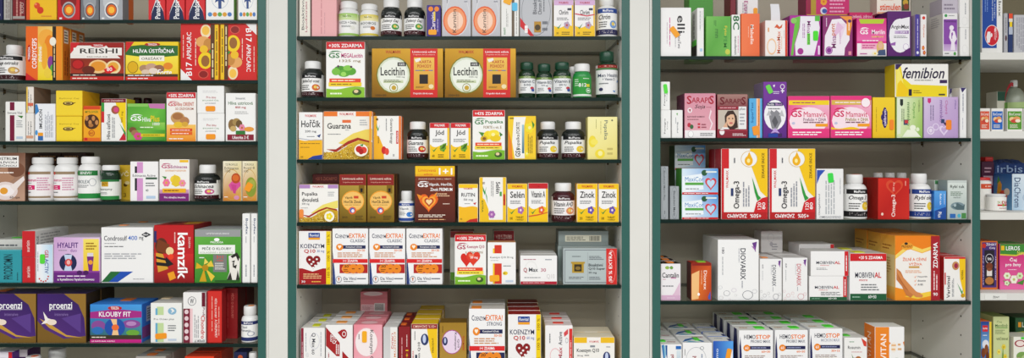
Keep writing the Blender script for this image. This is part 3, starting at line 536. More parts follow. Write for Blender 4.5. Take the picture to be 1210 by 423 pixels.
Bt('L3', 90.5, 117, 185, 193.5, 94, 113.5, 'wp', 'white bottle with green-banded label beside the dark green bottle', (.18, .93), WH, [r(0, .0, 1, .18, '1f7a38'), t('BENEVIT', .3, .04, .8, .14, 'ffffff'), t('SEROLEX', .08, .34, .72, .46, '5a6a70'), ln(.1, .5, .7, .62, 2), ring(.7, .28, .92, .56, '9aa0a8', .1), r(0, .82, 1, 1, '1f8a3c')])
Bt('L3', 117.5, 139.5, 195, 201.5, 118.5, 137, 'gr', 'small dark green bottle with gold and green label', (.3, .95), 'eef0ea', [r(0, 0, 1, .1, '1f7a38'), r(.22, .1, .62, .34, 'd0a020'), t('ENZY', .26, .14, .58, .28, '4a3000'), t('Superzymy', .06, .42, .8, .56, '303a30'), ln(.1, .62, .6, .74, 2), r(0, .82, 1, 1, '2a8a40')])
B('L3', 139, 156, 195, 'c8a62a', 'mustard yellow carton with a bee set back behind the shelf edge', [t('VČ', .1, .16, .8, .32, 'f0e8c0', 0, 1), e(.4, .52, .7, .62, '5a4210'), e(.5, .46, .86, .56, 'd8c890'), t('3', .4, .8, .6, .92, '6a5210')], y=.07, d=.05, side='8a7420')
B('L3', 153.5, 187, 190.8, 'f5f3f3', 'white carton with a pink bar and a black side mark', [r(.24, .01, .46, .99, 'd89ad0'), r(.16, .12, .24, .3, '26262c'), r(.16, .42, .24, .74, '26262c'), r(.05, .29, .95, .42, 'f5f3f3'), t('Echinacea Active', .08, .32, .92, .385, '30343c'), r(.56, .4, .98, .45, '3a5a44'), ln(.56, .52, .92, .64, 2), t('40', .56, .7, .66, .76, '505860'), r(.58, .87, .92, .94, 'b8d0ea')], d=.05)
B('L3', 188, 224, 188.3, 'f4f2ee', 'white and violet carton with pink coneflowers and yellow ginger', [g(0, .72, 1, 1, 'd8a8c8', '8a2a80'), r(.68, .01, .98, .07, 'f2c020'), GS(.06, .09, .5, .21, 'c0246a', .7), t('Echinacea', .38, .14, .94, .21, 'a83080', 0, 2), t('EXTRAKT+ZÁZVOR', .2, .24, .9, .29, 'e0902a'), e(.36, .38, .72, .58, 'f0d23a'), p('e8c830', (.4, .6), (.5, .36), (.66, .42), (.7, .62), (.55, .66)), flower(.1, .46, .36, .66, 'f078a0', 'e0b040'), flower(.66, .48, .9, .66, 'f090a8', 'e0b040'), p('3f8a34', (.08, .4), (.24, .42), (.2, .48)), r(.1, .70, .9, .80, 'f0b41e'), ln(.16, .72, .84, .78, 1, '8a4a10'), r(0, .82, 1, 1, '7c2478'), t('Pre silnejšiu imunitu', .16, .89, .88, .95, 'ffffff')], d=.06, side='b8b0a8', tp='e0d8d0')
Bt('L3', 228, 257.5, 194.6, 205, 234, 252.5, 'dk', 'black bottle with white label and a pink flower', (.24, .92), WH, mph('Echinacea', 'c84a88'))
fl = lambda a, c2: [g(0, 0, 1, 1, 'f0ead0', 'e8e0b0', 'd8901c', 'c87814'), ('o', -.0, .2, .98, .98, 'c8a050', .05), t(a[0], .12, .06, .8, .11, '5a5a4a'), t(a[1], .08, .14, .86, .21, '3a3a30', 0, 0), t('100', .1, .22, .4, .28, '3a3a30', 0, 0)]
B('L3', 263, 285.6, 190.3, 'ece4c8', 'cream and orange carton with a large pink coneflower', fl(('TZ PROPOLIS', 'Echinacea'), 0) + [p('d8509a', (.3, .6), (.5, .5), (.95, .52), (.98, .62), (.84, .68), (.7, .76), (.6, .66), (.46, .76)), p('c84088', (.44, .58), (.74, .6), (.7, .82), (.56, .8)), e(.46, .30, .96, .56, 'b8481c'), e(.52, .34, .88, .5, 'd86a24'), ln(.06, .88, .3, .92, 1, 'ffffff'), e(.6, .86, .9, .97, 'd890b0')], d=.04)
B('L3', 286, 304, 190.3, 'ece4c8', 'cream and green carton with orange sticker against the green cabinet edge', fl(('TZ PROPOLIS', 'Royal B'), 0) + [e(.2, .4, .98, .9, '8a9a30'), e(.4, .46, .9, .7, 'a8b048'), ln(.06, .88, .4, .92, 1, 'ffffff')], st=[(.22, .54, .66, .76, 'f59a1e', .5)], d=.04)
# fifth row
B('L4', -30, 25.5, 295, '2f9aa6', 'teal carton with dark lettering at the end of the shelf', [t('PRODROMIN', .62, .14, .82, .9, '0e3a44', 90, 2), ln(.9, .6, .95, .94, 1, '1a5a64', 90), r(0, 0, 1, .03, '50b0ba')], d=.06, tp='c8d0cc')
B('L4', -10, 31, 283, 'e6e6e0', 'white carton with green sticker behind the teal carton', [ln(.1, .1, .9, .4, 3)], y=.11, d=.10, tst=(.3, .3, .7, .6, '5ae03a'))
s1 = B('L4', 26, 41.8, 304, 'cc2028', 'red-fronted white carton at the bottom beside the teal carton', [t('aurizin', .34, .36, .6, .8, 'f4dcd8', 90)], d=.09, side='eeeeea', tp='eeeeea')
B('L4', 25.6, 41.6, 273, 'cc2028', 'red-fronted white carton with grey printed side, on top of the red pair', [t('aurizin', .34, .36, .6, .8, 'f4dcd8', 90)], on=s1, d=.16, side='dcdcd6', tp='f0f0ec', sops=[t('MASSAGE', .04, .2, .10, .96, '50545c', 90), ln(.15, .1, .8, .8, 6, 'a8a8a4')])
B('L4', 42.3, 62.6, 289, 'f0f4f8', 'white gel carton with green sticker and red dotted arc', [g(.3, .0, 1, 1, 'e8f2fa', 'b8daf0', 'd0e6f6', 'f4f8fc'), t('GELACTIV', .52, .14, .76, .76, '2a4a9a', -90, 2), t('GEL', .52, .14, .76, .38, 'd0282c', -90, 2)] + [e(.24+.5*math.cos(a)*.6+.16, .8+.15*math.sin(a), .34+.5*math.cos(a)*.6+.16, .845+.15*math.sin(a), 'd0382c') for a in (2.6, 2.1, 1.6, 1.1, .6, .1)] + [ln(.06, .1, .14, .7, 1, '9094a0', 90)], st=[(.24, .25, .54, .5, '58dc3c')], d=.05)
B('L4', 63, 118.6, 280.5, 'd8b4dc', 'lilac and purple box with a knee joint disc and yellow panel', [g(0, 0, 1, 1, 'd0a4d4', 'e8d0ec', 'd0a8d8', 'd8b8e0'), g(.64, .03, .98, .78, 'f8e468', 'f4c820'), t('HYALFIT', .08, .11, .53, .23, '54207c', 0, 3), t('duo', .36, .25, .5, .32, '8a50a0'), ln(.1, .27, .32, .3, 1), e(.12, .36, .5, .76, '1c2450'), p('c8d8f0', (.22, .38), (.4, .38), (.36, .56), (.4, .74), (.22, .74), (.27, .56)), e(.24, .47, .40, .64, 'd84848'), e(.28, .5, .36, .6, 'f4b8b0'), r(.73, .34, .86, .42, 'e0d8e0'), p('7a2a80', (.72, .42), (.87, .42), (.84, .74), (.76, .74)), e(.75, .5, .85, .6, 'f0a030'), ln(.7, .1, .94, .28, 3, '9a6a10'), r(0, .76, 1, 1, '6a2480'), r(.0, .74, 1, .78, '8a3a98'), e(.5, .73, .62, .83, '48145c'), e(.64, .73, .76, .83, '48145c'), ln(.08, .83, .86, .88, 1, 'f0e0f4'), t('a kyselinou hyalurónovou', .08, .90, .88, .97, 'ffffff', 0, 2)], d=.12, side='a878b0', tp='e0d0e4', tst=(.72, .1, .9, .4, '50e038'))
B('L4', 119.2, 181, 268.6, 'f3f3f2', 'large white box with green and blue diagonal stripes', [p('1f6a34', (.0, .99), (.18, .8), (.38, .8), (.14, .99)), p('1c50b4', (.14, .99), (.38, .8), (.62, .8), (.32, .99)), t('Condrosulf', .05, .15, .5, .24, '343844', 0, 1), t('400', .52, .15, .70, .23, '2f6ac8'), t('mg', .74, .17, .82, .24, '343844'), p('20242c', (.78, .13), (.87, .08), (.97, .13), (.87, .18)), t('IBSA', .82, .115, .92, .145, 'ffffff'), ln(.06, .28, .3, .3, 1), ln(.06, .33, .46, .36, 1, '505458'), ln(.06, .46, .88, .58, 3, 'a8aab0'), ln(.62, .92, .92, .95, 1, 'a8aab0')], d=.11, tp='d8d6d2', n=2, tst=(.14, .3, .3, .5, 'f59040'))
kz = [r(0, 0, 1, 1, 'c01c20'), g(0, .5, 1, 1, 'd02828', '8c1014'), e(.02, .22, .34, .5, '5a2a14'), p('7a3a18', (.1, .24), (.4, .34), (.3, .5), (.04, .44)), p('1c1c1c', (.3, .55), (.5, .68), (.28, .74)), p('d8a030', (.04, .48), (.22, .5), (.36, .76), (.1, .82)), p('201818', (.04, .54), (.3, .58), (.32, .62), (.04, .58)), p('201818', (.04, .64), (.32, .66), (.34, .72), (.06, .7)), e(.3, .38, .5, .52, 'f0d8a0'), e(.36, .5, .5, .6, 'f04020'), r(0, .1, .06, .3, '2a2a6a'), t('kamzík', .60, .13, .86, .94, 'ffffff', -90, 3), ln(.50, .12, .56, .34, 1, 'f0c8c0', -90), p('f0a020', (.34, .84), (.5, .80), (.56, .92), (.4, .97)), t('ZDARMA', .88, .2, .93, .4, 'f8d8d0', -90)]
B('L4', 181.6, 229, 266, 'c01c20', 'red gift box with big white lettering and a chocolate picture', kz, d=.13, side='8a1418', tp='a81a1c', tops=[p('e8b020', (.5, .2), (.9, .1), (.95, .6), (.6, .7)), e(.1, .2, .4, .7, '5a1418')])
B('L4', 229.6, 285, 271, '58a83a', 'green box with yellow bow, grey band and black line portrait', [g(0, 0, 1, 1, '6ab848', '58a83a', '3f8c2c', '3a8828'), r(0, 0, 1, .135, '9a9c9e'), t('LIMITOVANÁ EDICE', .25, .055, .75, .09, 'f0f0f0'), t('PRECIOSA', .34, .22, .62, .26, 'ffffff'), e(.42, .16, .54, .22, 'ffffff'), r(.08, .29, .88, .46, 'f2f4f0'), t('PEČE O KLOUBY', .16, .32, .8, .385, '2a4a30', 0, 2), t('KOLAGENNÍ + BOSWELLIE', .12, .41, .84, .45, '9ab090'), r(.40, .47, .70, .8, '7a7e7a'), t('3+1', .47, .49, .62, .55, 'e0483c', 0, 2), t('měsíc', .48, .56, .62, .6, 'e0483c'), ln(.44, .62, .66, .76, 4, 'e8e4e0'),
  p('ece8e0', (.74, .5), (.92, .44), (.99, .56), (.97, .95), (.7, .95), (.76, .8)), p('262420', (.78, .5), (.92, .43), (.98, .52), (.95, .6), (.9, .5), (.82, .54)), p('262420', (.8, .6), (.88, .58), (.86, .63)), p('262420', (.82, .7), (.92, .66), (.9, .74)), p('302c28', (.7, .95), (.78, .8), (.82, .95)), p('302c28', (.9, .95), (.94, .76), (.98, .95)), r(.83, .63, .86, .69, '302c28'),
  p('d8b020', (.2, .72), (.04, .62), (.02, .74)), p('e8c840', (.22, .7), (.36, .58), (.42, .7)), p('d0a418', (.2, .74), (.1, .98), (.26, .98)), p('e8c840', (.24, .74), (.36, .98), (.44, .88)), p('f0d860', (.2, .66), (.22, .54), (.3, .62)), e(.16, .66, .3, .78, 'b88a10'), ln(.1, .51, .22, .55, 1, 'ffffff'), r(.44, .955, .98, .985, '285c20')], d=.12, side='a8aaac', tp='b4b6b8')
for a, b, lb in ((286, 295.6, 'tall narrow white carton between the green bow box and its twin'), (296.2, 304.2, 'tall narrow white carton against the green cabinet edge')):
    B('L4', a, b, 252.3, 'f3f3f1', lb, [t('Boyflex', .34, .07, .78, .30, '2a4470', -90, 2), ln(.4, .33, .6, .44, 1, '8a8e98', -90), ln(.3, .74, .7, .94, 1, 'a0a4aa', -90), ln(.12, .1, .2, .3, 1, 'a0a4aa', -90)], d=.08, side='e6e6e2')
# sixth row
pz = [g(0, 0, 1, 1, '3c1c6a', '2c1258', '4a2478', '5a3080'), p('7a5a1c', (0, .55), (.15, .72), (.55, .92), (1, .86), (1, 1), (0, 1)), p('94702a', (.55, 0), (1, 0), (1, .86), (.97, .5), (.85, .22)), p('c89a3c', (.04, .5), (.3, .64), (.6, .84), (.96, .9), (.6, .88), (.25, .70)), p('5a3a8a', (.5, .5), (.9, .4), (.9, .8)), t('proenzi', .25, .17, .72, .35, 'ffffff', 0, 2), r(.25, .315, .72, .325, 'e8e0f0'), t('intensive', .36, .39, .64, .45, '8a70b0'), p('f6efe8', (.12, .36), (.22, .5), (.36, .54), (.38, .6), (.28, .64), (.2, .6), (.08, .62), (.16, .54)), e(.2, .52, .4, .64, 'f0e0d0')]
B('L5', -16, 43, 347, '6a4a18', 'purple and gold box with orange sticker next to its twin', pz, d=.09, side='3a2a14', tp='2c1458', tst=(.02, .1, .22, .6, 'f07a20'))
B('L5', 43.5, 102, 347, '6a4a18', 'purple and gold box between its twin and blue box', pz, d=.075, side='3a2a14', tp='2c1458', n=2, sops=[ln(.2, .3, .6, .9, 2, 'b8902c', 90)])
B('L5', 106, 168, 359.5, '2a78c8', 'blue and magenta box with a glowing joint and lavender', [g(0, 0, 1, 1, '3a90e0', '48a0e8', '3a7a40', '285a30'), p('a82a86', (0, .2), (.5, .12), (1, .18), (1, .34), (.5, .38), (0, .36)), e(.34, .04, .62, .15, 'c01c20'), t('TEREZIA', .4, .06, .56, .13, 'ffffff'), t('KLOUBY FIT', .17, .19, .79, .32, 'ffffff', 0, 2), e(.02, .42, .3, .7, '8a4a98'), e(.62, .4, .98, .62, '8a4a98'), e(.7, .44, .9, .56, 'b888c0'), e(.28, .36, .68, .84, '1c50a8'), p('f4c890', (.4, .38), (.52, .38), (.52, .56), (.56, .82), (.42, .82), (.46, .58)), e(.42, .52, .56, .68, 'f07030'), e(.03, .58, .26, .78, '2a70b8'), e(.7, .66, .96, .82, '6aa838'), r(0, .80, 1, .91, '3a3420'), ln(.03, .83, .36, .88, 1, 'f8f0e0'), r(0, .91, 1, 1, 'c81c84'), t('60 NATURAL KAPSLÍ', .03, .935, .48, .975, 'ffffff')], d=.1, side='2a6ac8', tp='3a88e0', tst=(.4, .1, .62, .5, 'f08030'), sops=[r(.25, .1, .8, .5, 'b0b8d0'), ln(.3, .14, .75, .46, 5, '40485c'), r(0, .6, 1, .9, '7a3a80')])
B('L5', 177.6, 215, 358, 'f1f2ee', 'white carton with pale green bar, blue dot and orange sticker', [r(.2, .09, .42, .98, 'c4dca0'), r(.15, .13, .22, .98, '6aaed0'), r(.02, .3, .98, .5, 'f1f2ee'), t('Pro Octeo plus', .1, .38, .76, .44, '30343c'), e(.56, .11, .84, .29, '8ab8d4'), p('f1f2ee', (.64, .14), (.7, .2), (.66, .26), (.78, .2), (.72, .14)), ln(.56, .54, .84, .72, 3), r(.56, .9, .84, .95, 'c4d2e4')], st=[(.15, .76, .52, .9, 'f59a1e', -.08)], d=.09, side='d8d8d2', tp='e4e2da', tst=(.0, .0, .3, .3, 'f0d8b0'))
ch = [r(0, .32, .3, 1, '7a1c34'), r(.3, .32, .42, 1, 'f0c8cc'), ring(.2, .08, .58, .26, '40444c', .1), t('W', .3, .12, .48, .22, '40444c', 0, 2)] + [e(.05, .34+.13*i, .24, .43+.13*i, 'e8d0d4') for i in range(5)] + [t('Profi', .88, .3, .98, .46, '7a1c34', -90), t('Chondro', .80, .46, .98, .92, 'd03030', -90, 2), t('EFEKT', .5, .94, .96, .985, '26262c', 180), ln(.48, .4, .72, .9, 3, 'a8a8ac', 90), r(.84, 0, 1, .28, '6a1428')]
B('L5', 216, 243.4, 345.5, 'f2f0ee', 'white carton with dark red pictogram strip beside the red carton', ch, d=.06, side='d8d4d0', tp='e8e6e2')
B('L5', 244, 262.3, 344, 'd42c24', 'red carton with white vertical lettering beside the pictogram carton', [r(0, 0, .06, 1, '8a1420'), t('PÉČE O KLOUBY', .54, .14, .72, .52, 'f8e8e0', -90), t('A CHRUPAVKY', .54, .55, .72, .9, 'f8e8e0', -90), ln(.3, .1, .4, .9, 1, 'f0c0b0', -90), ln(.78, .3, .88, .9, 1, 'f0c0b0', -90)], d=.035, side='9a1c20', tp='b8242a')
B('L5', 262.5, 281, 340.5, '8a1418', 'red carton coloured darker for shade, set back near the white bottle', [t('PÉČE O KLOUBY', .6, .1, .8, .6, 'c86a60', -90), ln(.3, .1, .4, .9, 1, 'a83a38', -90)], y=.06, d=.07, side='5a0c10', n=2)  # deeper copy of the red carton, its shade mixed into the inks
Bt('L5', 284, 304, 361, 371.5, 288, 302.5, 'wp', 'white bottle with navy-banded label on the shelf of purple boxes', (.2, .93), WH, [r(0, 0, 1, .17, '24306a'), t('MedPharma', .28, .03, .8, .13, 'ffffff'), t('Opal', .1, .24, .5, .38, '404860'), t('Kerastin', .1, .4, .7, .52, '404860'), ring(.5, .5, .9, .76, 'b0b4c0', .3), r(0, .82, 1, 1, '24306a')], capdot='f0903c')
# lowest row, only the lids show
B('L6', -8, 15, 416, '5a2a88', 'purple and white carton under the purple boxes shelf', [r(0, 0, 1, .12, 'e8e4ec'), r(.8, 0, 1, .3, RE)], y=.03, d=.06, tp='e0dce6')
B('L6', 18, 33, 413, '4a2258', 'plum carton with red edge on the lowest shelf', [r(0, 0, 1, .15, 'd0c8cc'), r(0, 0, .14, 1, RE)], y=.06, d=.06, tp='d8d2da')
Bt('L6', 26, 47, 420.5, 430, 29, 45, 'wp', 'white bottle with orange dot on its cap, lowest shelf beside the plum carton', None, y=.01, capdot='f0703c')
Bt('L6', 52, 77, 411, 424, 55.5, 73.5, 'wp', 'white bottle with a tall cap on the lowest shelf behind the orange-dot cap', (.2, .9), WH, (), y=.09)
B('L6', 160, 196, 421, 'a8a49c', 'grey carton with orange lid sticker on the lowest shelf', [ln(.1, .1, .9, .5, 4)], y=.03, d=.045, n=3, tst=(.3, .2, .6, .8, 'd8702c'))
B('L6', 218, 253, 421, 'e0401c', 'orange red carton on the lowest shelf', [ln(.1, .1, .9, .5, 4, 'f8d0b0')], y=.03, d=.05, n=3, side='c83018', tp='d83a1c')
B('L6', 276, 292, 416, '1c2450', 'navy carton with orange mark on the lowest shelf', [e(.3, .06, .7, .16, 'd8602c')], y=.05, d=.05)
Bt('L6', 292, 304, 416, 423, 294, 303, 'wp', 'slim white bottle on the lowest shelf by the green cabinet edge', None, y=.02)
# ---------------------------------------------------------------- middle cabinet
B('C0', 353.4, 366.8, -22, 'ece8dc', 'slim cream carton between the cabinet side and the pink carton', [t('Bioaktivní', .2, .3, .45, .88, '5a5a5c', 90), t('LipoExtrakt', .55, .36, .8, .92, 'b0506a', 90)], d=.06, side='d8d4c8')
B('C0', 368, 398, -18, 'ecb0b2', 'plain pink carton beside the white green-label bottle', [ln(.36, .2, .42, .95, 1, 'c88088', 90), ln(.5, .5, .55, .95, 1, 'd098a0', 90)], d=.06, side='dca0a4')
nat = lambda nm, a, b, c: [g(0, 0, 1, .3, a, b), e(.25, .06, .75, .2, 'f4f4e8'), t('NaturVita', .3, .09, .7, .17, '3a5a30'), t(nm, .1, .36, .9, .48, '40484c', 0, 1), ln(.24, .54, .76, .64, 2), e(.64, .56, .86, .74, c), r(0, .9, 1, 1, a)]
Bt('C0', 398.4, 424, 3, 12, 401.5, 421.5, 'wp', 'white bottle with green-topped label beside the pink carton', (.18, .95), WH, nat('YUCCA + DAN', '9cc860', 'd8e8b0', 'e8e8e0'))
Bt('C0', 424.4, 447, 6, 13.5, 426.5, 445.5, 'wp', 'white bottle with yellow-topped label and orange spot', (.18, .95), WH, nat('ROOIBOS', 'e0cc50', 'f4ecb8', 'd8742c'))
mp2 = mph('Zelený čaj', '4a9a48', ftr='401018')
Bt('C0', 449, 474.5, 0, 10.5, 453.5, 472.5, 'dk', 'black bottle with green leaf label beside the yellow-label bottle', (.26, .92), WH, mp2)
Bt('C0', 476.5, 502.5, 0, 10.5, 481.5, 500, 'dk', 'black bottle with green leaf label beside the purple carton', (.26, .92), WH, mp2)
B('C0', 504, 521, 6, '3c2a86', 'small purple carton with two orange dots and orange sticker', [e(.1, .04, .46, .2, 'f08a28'), e(.54, .04, .9, .2, 'f08a28'), t('Carnitin', .30, .22, .62, .82, 'f4e8f4', 90, 2), r(.5, .2, .62, .5, 'f0d040'), ln(.74, .3, .86, .85, 1, 'c0b0e0', 90)], st=[(.1, .78, .72, .95, 'f7a51e')], d=.05, side='2c1c6a')
kar = [g(0, 0, 1, 1, 'd4d4d8', 'c0c0c6'), ring(.12, .20, .96, .98, 'dcdce0', .05), e(.03, .44, .87, .98, 'e8642c'), e(.07, .467, .83, .953, 'f49a68'), e(.18, .535, .74, .885, 'fad4bc'), t('Karnitin', .36, .5, .50, .93, '40302c', 90, 1), ln(.53, .5, .57, .9, 1, 'c08878', 90), ln(.14, .1, .2, .38, 1, '888c94', 90), ln(.78, .28, .92, .38, 2, '9094a0')]
B('C0', 522, 556.6, -21, 'cfcfd4', 'silver carton with orange disc beside the small purple carton', kar, d=.05)
B('C0', 557.6, 591.4, -21, 'cfcfd4', 'silver carton with orange disc beside the white and green-lettered carton', kar, d=.05)
B('C0', 592, 613.3, -14, 'eeeeea', 'white carton with brown bar, blue and yellow stickers', [r(.6, 0, .76, 1, '6a5a48'), t('nutri', .1, .82, .24, .96, '2f8a4a', 90, 2), ln(.26, .4, .4, .8, 2, 'b0b0ac', 90), ln(.84, .3, .92, .95, 1, '8a8a88', 90)], st=[(.16, .14, .62, .33, 'f7b020', .4), (.62, .3, .94, .47, '5ac0ec')], d=.05)
B('C0', 614, 652.8, -16, 'bfc1c6', 'silver carton with a red diagonal corner ribbon', [ring(.04, .02, .96, .98, '5a5e66', .02), p(RE, (0, .62), (0, .8), (.32, .99), (.44, .99)), ln(.08, .78, .3, .94, 1, 'ffffff', -90), r(.44, .7, .66, .92, 'b88a2a'), e(.46, .76, .64, .88, '4a3a18'), t('Bioaktivní', .40, .1, .52, .55, '4a4e56', 90), t('Chrom FORTE', .56, .06, .68, .56, '4a4e56', 90), ln(.72, .1, .78, .5, 1, '6a6e76', 90), ln(.7, .66, .92, .92, 2, '70747c')], d=.05)
ch = lambda k: [r(0, 0, 1, .14, 'd8b0d8'), WLM(.24, .04, .76, .1, 'c0202c'), t('Chróm', .26, .27, .74, .40, '202028', 0, 2), r(.7, .22, .9, .28, '3a3a50'), ln(.14, .47, .82, .56, 2), wave(0, 1, .70, .74, 1, YE, .05), check(.12, .64, .4, .8), flower(.5, .58, .84, .80, 'b8a0b8', 'c04050', 5), t('30', .12, .88, .24, .94, '4a3a00'), ln(.4, .86, .84, .96, 2, '6a5200'), r(.93, .14, 1, 1, YE)] + ([p('d84858', (0, .36), (.6, .42), (1, .38), (1, .41), (.6, .45), (0, .39))] if k else [])
B('C0', 654, 678, 0, 'f4f2f2', 'white and yellow chromium carton beside the silver ribbon carton', ch(0), d=.04, side='e8c020')
B('C0', 678.8, 703.5, 0, 'f4f2f2', 'white and yellow chromium carton with a red hairline, beside the white bottle', ch(1), d=.04, side='e8c020')
Bt('C0', 704.5, 730.5, -3, 8, 708.5, 725.5, 'wp', 'white bottle with blue-banded label against the cabinet side', (.12, .93), WH, mph('Chróm', '78a0d8', '2a4a98', '30305a'))
# second row
Bt('C1', 355, 381.5, 73, 82.5, 359.5, 378.5, 'dk', 'black bottle with white cap beside the white and green legume carton', (.2, .93), WH, mph('Jablečný ocet', 'd86a28'))
pod = [e(.2, .43, .52, .56, '4a9a28'), e(.3, .5, .62, .63, '62b034'), e(.5, .46, .78, .6, '58a82e'), e(.14, .47, .36, .6, '78c040'), e(.44, .42, .68, .52, '86cc4c'), e(.28, .42, .34, .46, '5a2a50'), e(.62, .43, .68, .47, '5a2a50'), e(.38, .54, .52, .62, 'a0dc60')]
B('C1', 385, 431.5, 49.3, 'f6f6f2', 'white and lime carton with red top band and green soybeans', gsbox('MEGALecitin', '1325 mg', pod, '+30% ZDARMA', '8cc42c', 'f4d424'), d=.06, side='b4b4ac', tp='d02028')
lec = [g(0, 0, 1, 1, 'Gb88a2a', 'Gc89a34', 'G8a6218', 'G7a5414'), e(.06, .16, .545, .92, '7a7a18'), e(.075, .18, .53, .90, 'd8e0c4'), e(.10, .22, .505, .86, 'eef2e6'), g(.16, .64, .44, .70, 'dce4c8', 'b8c890'), WLM(.19, .035, .41, .10, 'b8261c'), t('Lecithin', .12, .38, .46, .55, '1a1a16', 0, 2), r(.36, .28, .48, .36, '26261e'), t('FORTE', .38, .30, .46, .345, 'ffffff'), t('1325 mg', .34, .565, .46, .60, '4a4a40'), ln(.17, .63, .44, .69, 2, '70745c'), ring(.245, .71, .365, .89, '8a8a20', .14), e(.275, .755, .34, .85, 'c8a430'), t('100+50', .05, .935, .2, .975, '3a2a08'),
       r(.54, 0, .925, 1, 'd62420'), t('Limitovaná edícia', .57, .045, .9, .085, 'ffffff'), t('Originálna darček zadarmo', .58, .11, .89, .14, 'f8d0c0'), r(.59, .18, .88, .84, 'e8b040'), g(.595, .19, .875, .83, 'f0c458', 'd89828'), p('f4f0ea', (.6, .22), (.68, .19), (.69, .25), (.62, .28)), t('KARTA', .67, .24, .84, .30, 'b83018', 0, 2), t('POHODY', .64, .325, .84, .39, 'b83018', 0, 2), r(.61, .44, .86, .455, '3a5ab0'), r(.67, .44, .72, .455, '3a9a48'), r(.75, .44, .8, .455, 'e83020'), r(.67, .53, .79, .72, '1c1410'), ln(.62, .77, .76, .81, 2, '7a5a18'), e(.8, .73, .87, .82, 'f0e0b0'), t('Originální dárek navíc', .58, .90, .86, .945, 'ffffff')]
B('C1', 439, 524, 57.3, 'Gb08428', 'gold box with green disc and red panel beside the soybean carton', lec, d=.055, side='Gc49a30', tp='G8a6418')
B('C1', 525.2, 610, 57.3, 'Gb08428', 'gold box with green disc and red panel beside the dark green bottles', lec, d=.055, side='Gc49a30', tp='G8a6418')
nb = lambda a, b_: [r(0, 0, 1, .13, '6a8a40'), t('NATURES', .3, .02, .7, .1, 'f0f0d8'), t(a, .06, .22, .94, .40, '26344a', 0, 2), t(b_, .3, .46, .7, .58, '26344a'), ln(.1, .64, .5, .86, 3), e(.68, .62, .9, .78, 'd04048'), e(.74, .72, .92, .9, '3a5aa8')]
Bt('C1', 612.5, 633, 74, 83, 615.5, 631, 'gr', 'dark green bottle with dark green cap beside the gold box', (.24, .84), 'eef0f0', nb('Vitamin C', '500'), 'gc')
Bt('C1', 633.4, 653, 76, 85, 635.5, 650.5, 'gr', 'shorter dark green bottle between two taller ones', (.24, .84), 'eef0f0', nb('Vitamin B12', '500 µg'), 'gc')
Bt('C1', 653.4, 675.5, 74, 83, 655.5, 672.5, 'gr', 'dark green bottle with dark green cap beside the bright green bottle', (.24, .84), 'eef0f0', nb('Vitamin E', '500 IU'), 'gc')
Bt('C1', 672, 682, 79, 88, 673, 681, 'wp', 'slim white bottle half hidden behind the bright green bottle', None, y=.09)
Bt('C1', 677, 699.5, 76, 85.5, 679, 697.5, 'gg', 'bright green bottle with white cap and B12 lettering', (.2, .94), '2f9a3c', [ln(.5, .06, .9, .14, 1, 'e0f0e0'), t('B12', .28, .34, .68, .52, 'ffffff', 0, 2), r(.68, .38, .86, .52, 'e0d838'), ln(.08, .1, .3, .5, 4, 'd0f0d0'), ring(.66, .58, .92, .84, 'e0f8e0', .2), r(.72, .66, .86, .76, 'e0f8e0'), r(0, .9, 1, 1, 'e8f0e8')])
Bt('C1', 704.5, 731, 61.5, 73, 709, 726, 'gr', 'tall dark green bottle with red-banded white label by the cabinet side', (.12, .90), 'f0f0f0', [r(0, 0, 1, .1, '9a2020'), ln(.14, .02, .86, .07, 1, 'f0d8c8'), r(0, .1, 1, .17, '4a7a48'), t('Men Health', .06, .30, .94, .42, '30405a', 0, 1), t('+ Vitamin D', .24, .45, .8, .54, '30405a'), ln(.1, .6, .5, .68, 1), p('5a8ac8', (.7, .9), (.94, .5), (.98, .56), (.8, .95)), e(.1, .78, .26, .9, '3a3a60')], 'gc')
# third row
B('C2', 352.6, 381.6, 132.6, 'f4f4f2', 'white and amber magnesium carton with a blue bottom corner', [WLM(.25, .045, .75, .10), t('Hořčík', .1, .16, .92, .32, '18181c', 0, 2), t('200 mg', .26, .38, .74, .44, '30303a'), ln(.34, .50, .7, .53, 1), p('28407c', (.76, .5), (.94, .46), (.88, .54)), wave(0, 1, .58, .60, 1, 'f5b81c', .02), p('b0b4bc', (0, .545), (.5, .585), (1, .575), (1, .59), (.5, .60), (0, .56)), ln(.06, .65, .9, .68, 1, '7a5a10'), ln(.06, .73, .6, .76, 1, '7a5a10'), p('1f3f9a', (.36, 1), (.6, .93), (1, .9), (1, 1)), t('100', .06, .93, .18, .97, '4a3a00')], d=.045, side='f0c030', tp='f5c42a')
gl = [('GLIT',)]
def glitter(c0, n, u0, u1, v0, v1):                    # printed gold sparkle
    rr = random.Random(5); o = []
    for i in range(n):
        a, b = rr.uniform(u0, u1), rr.uniform(v0, v1); s_ = rr.uniform(.008, .02)
        o.append(r(a, b, min(.995, a+s_), min(.995, b+s_), rr.choice(c0)))
    return o
GL = ('f4e070', 'b88a18', 'e8c838', '8a6408', 'fff4b0', 'd0a820')
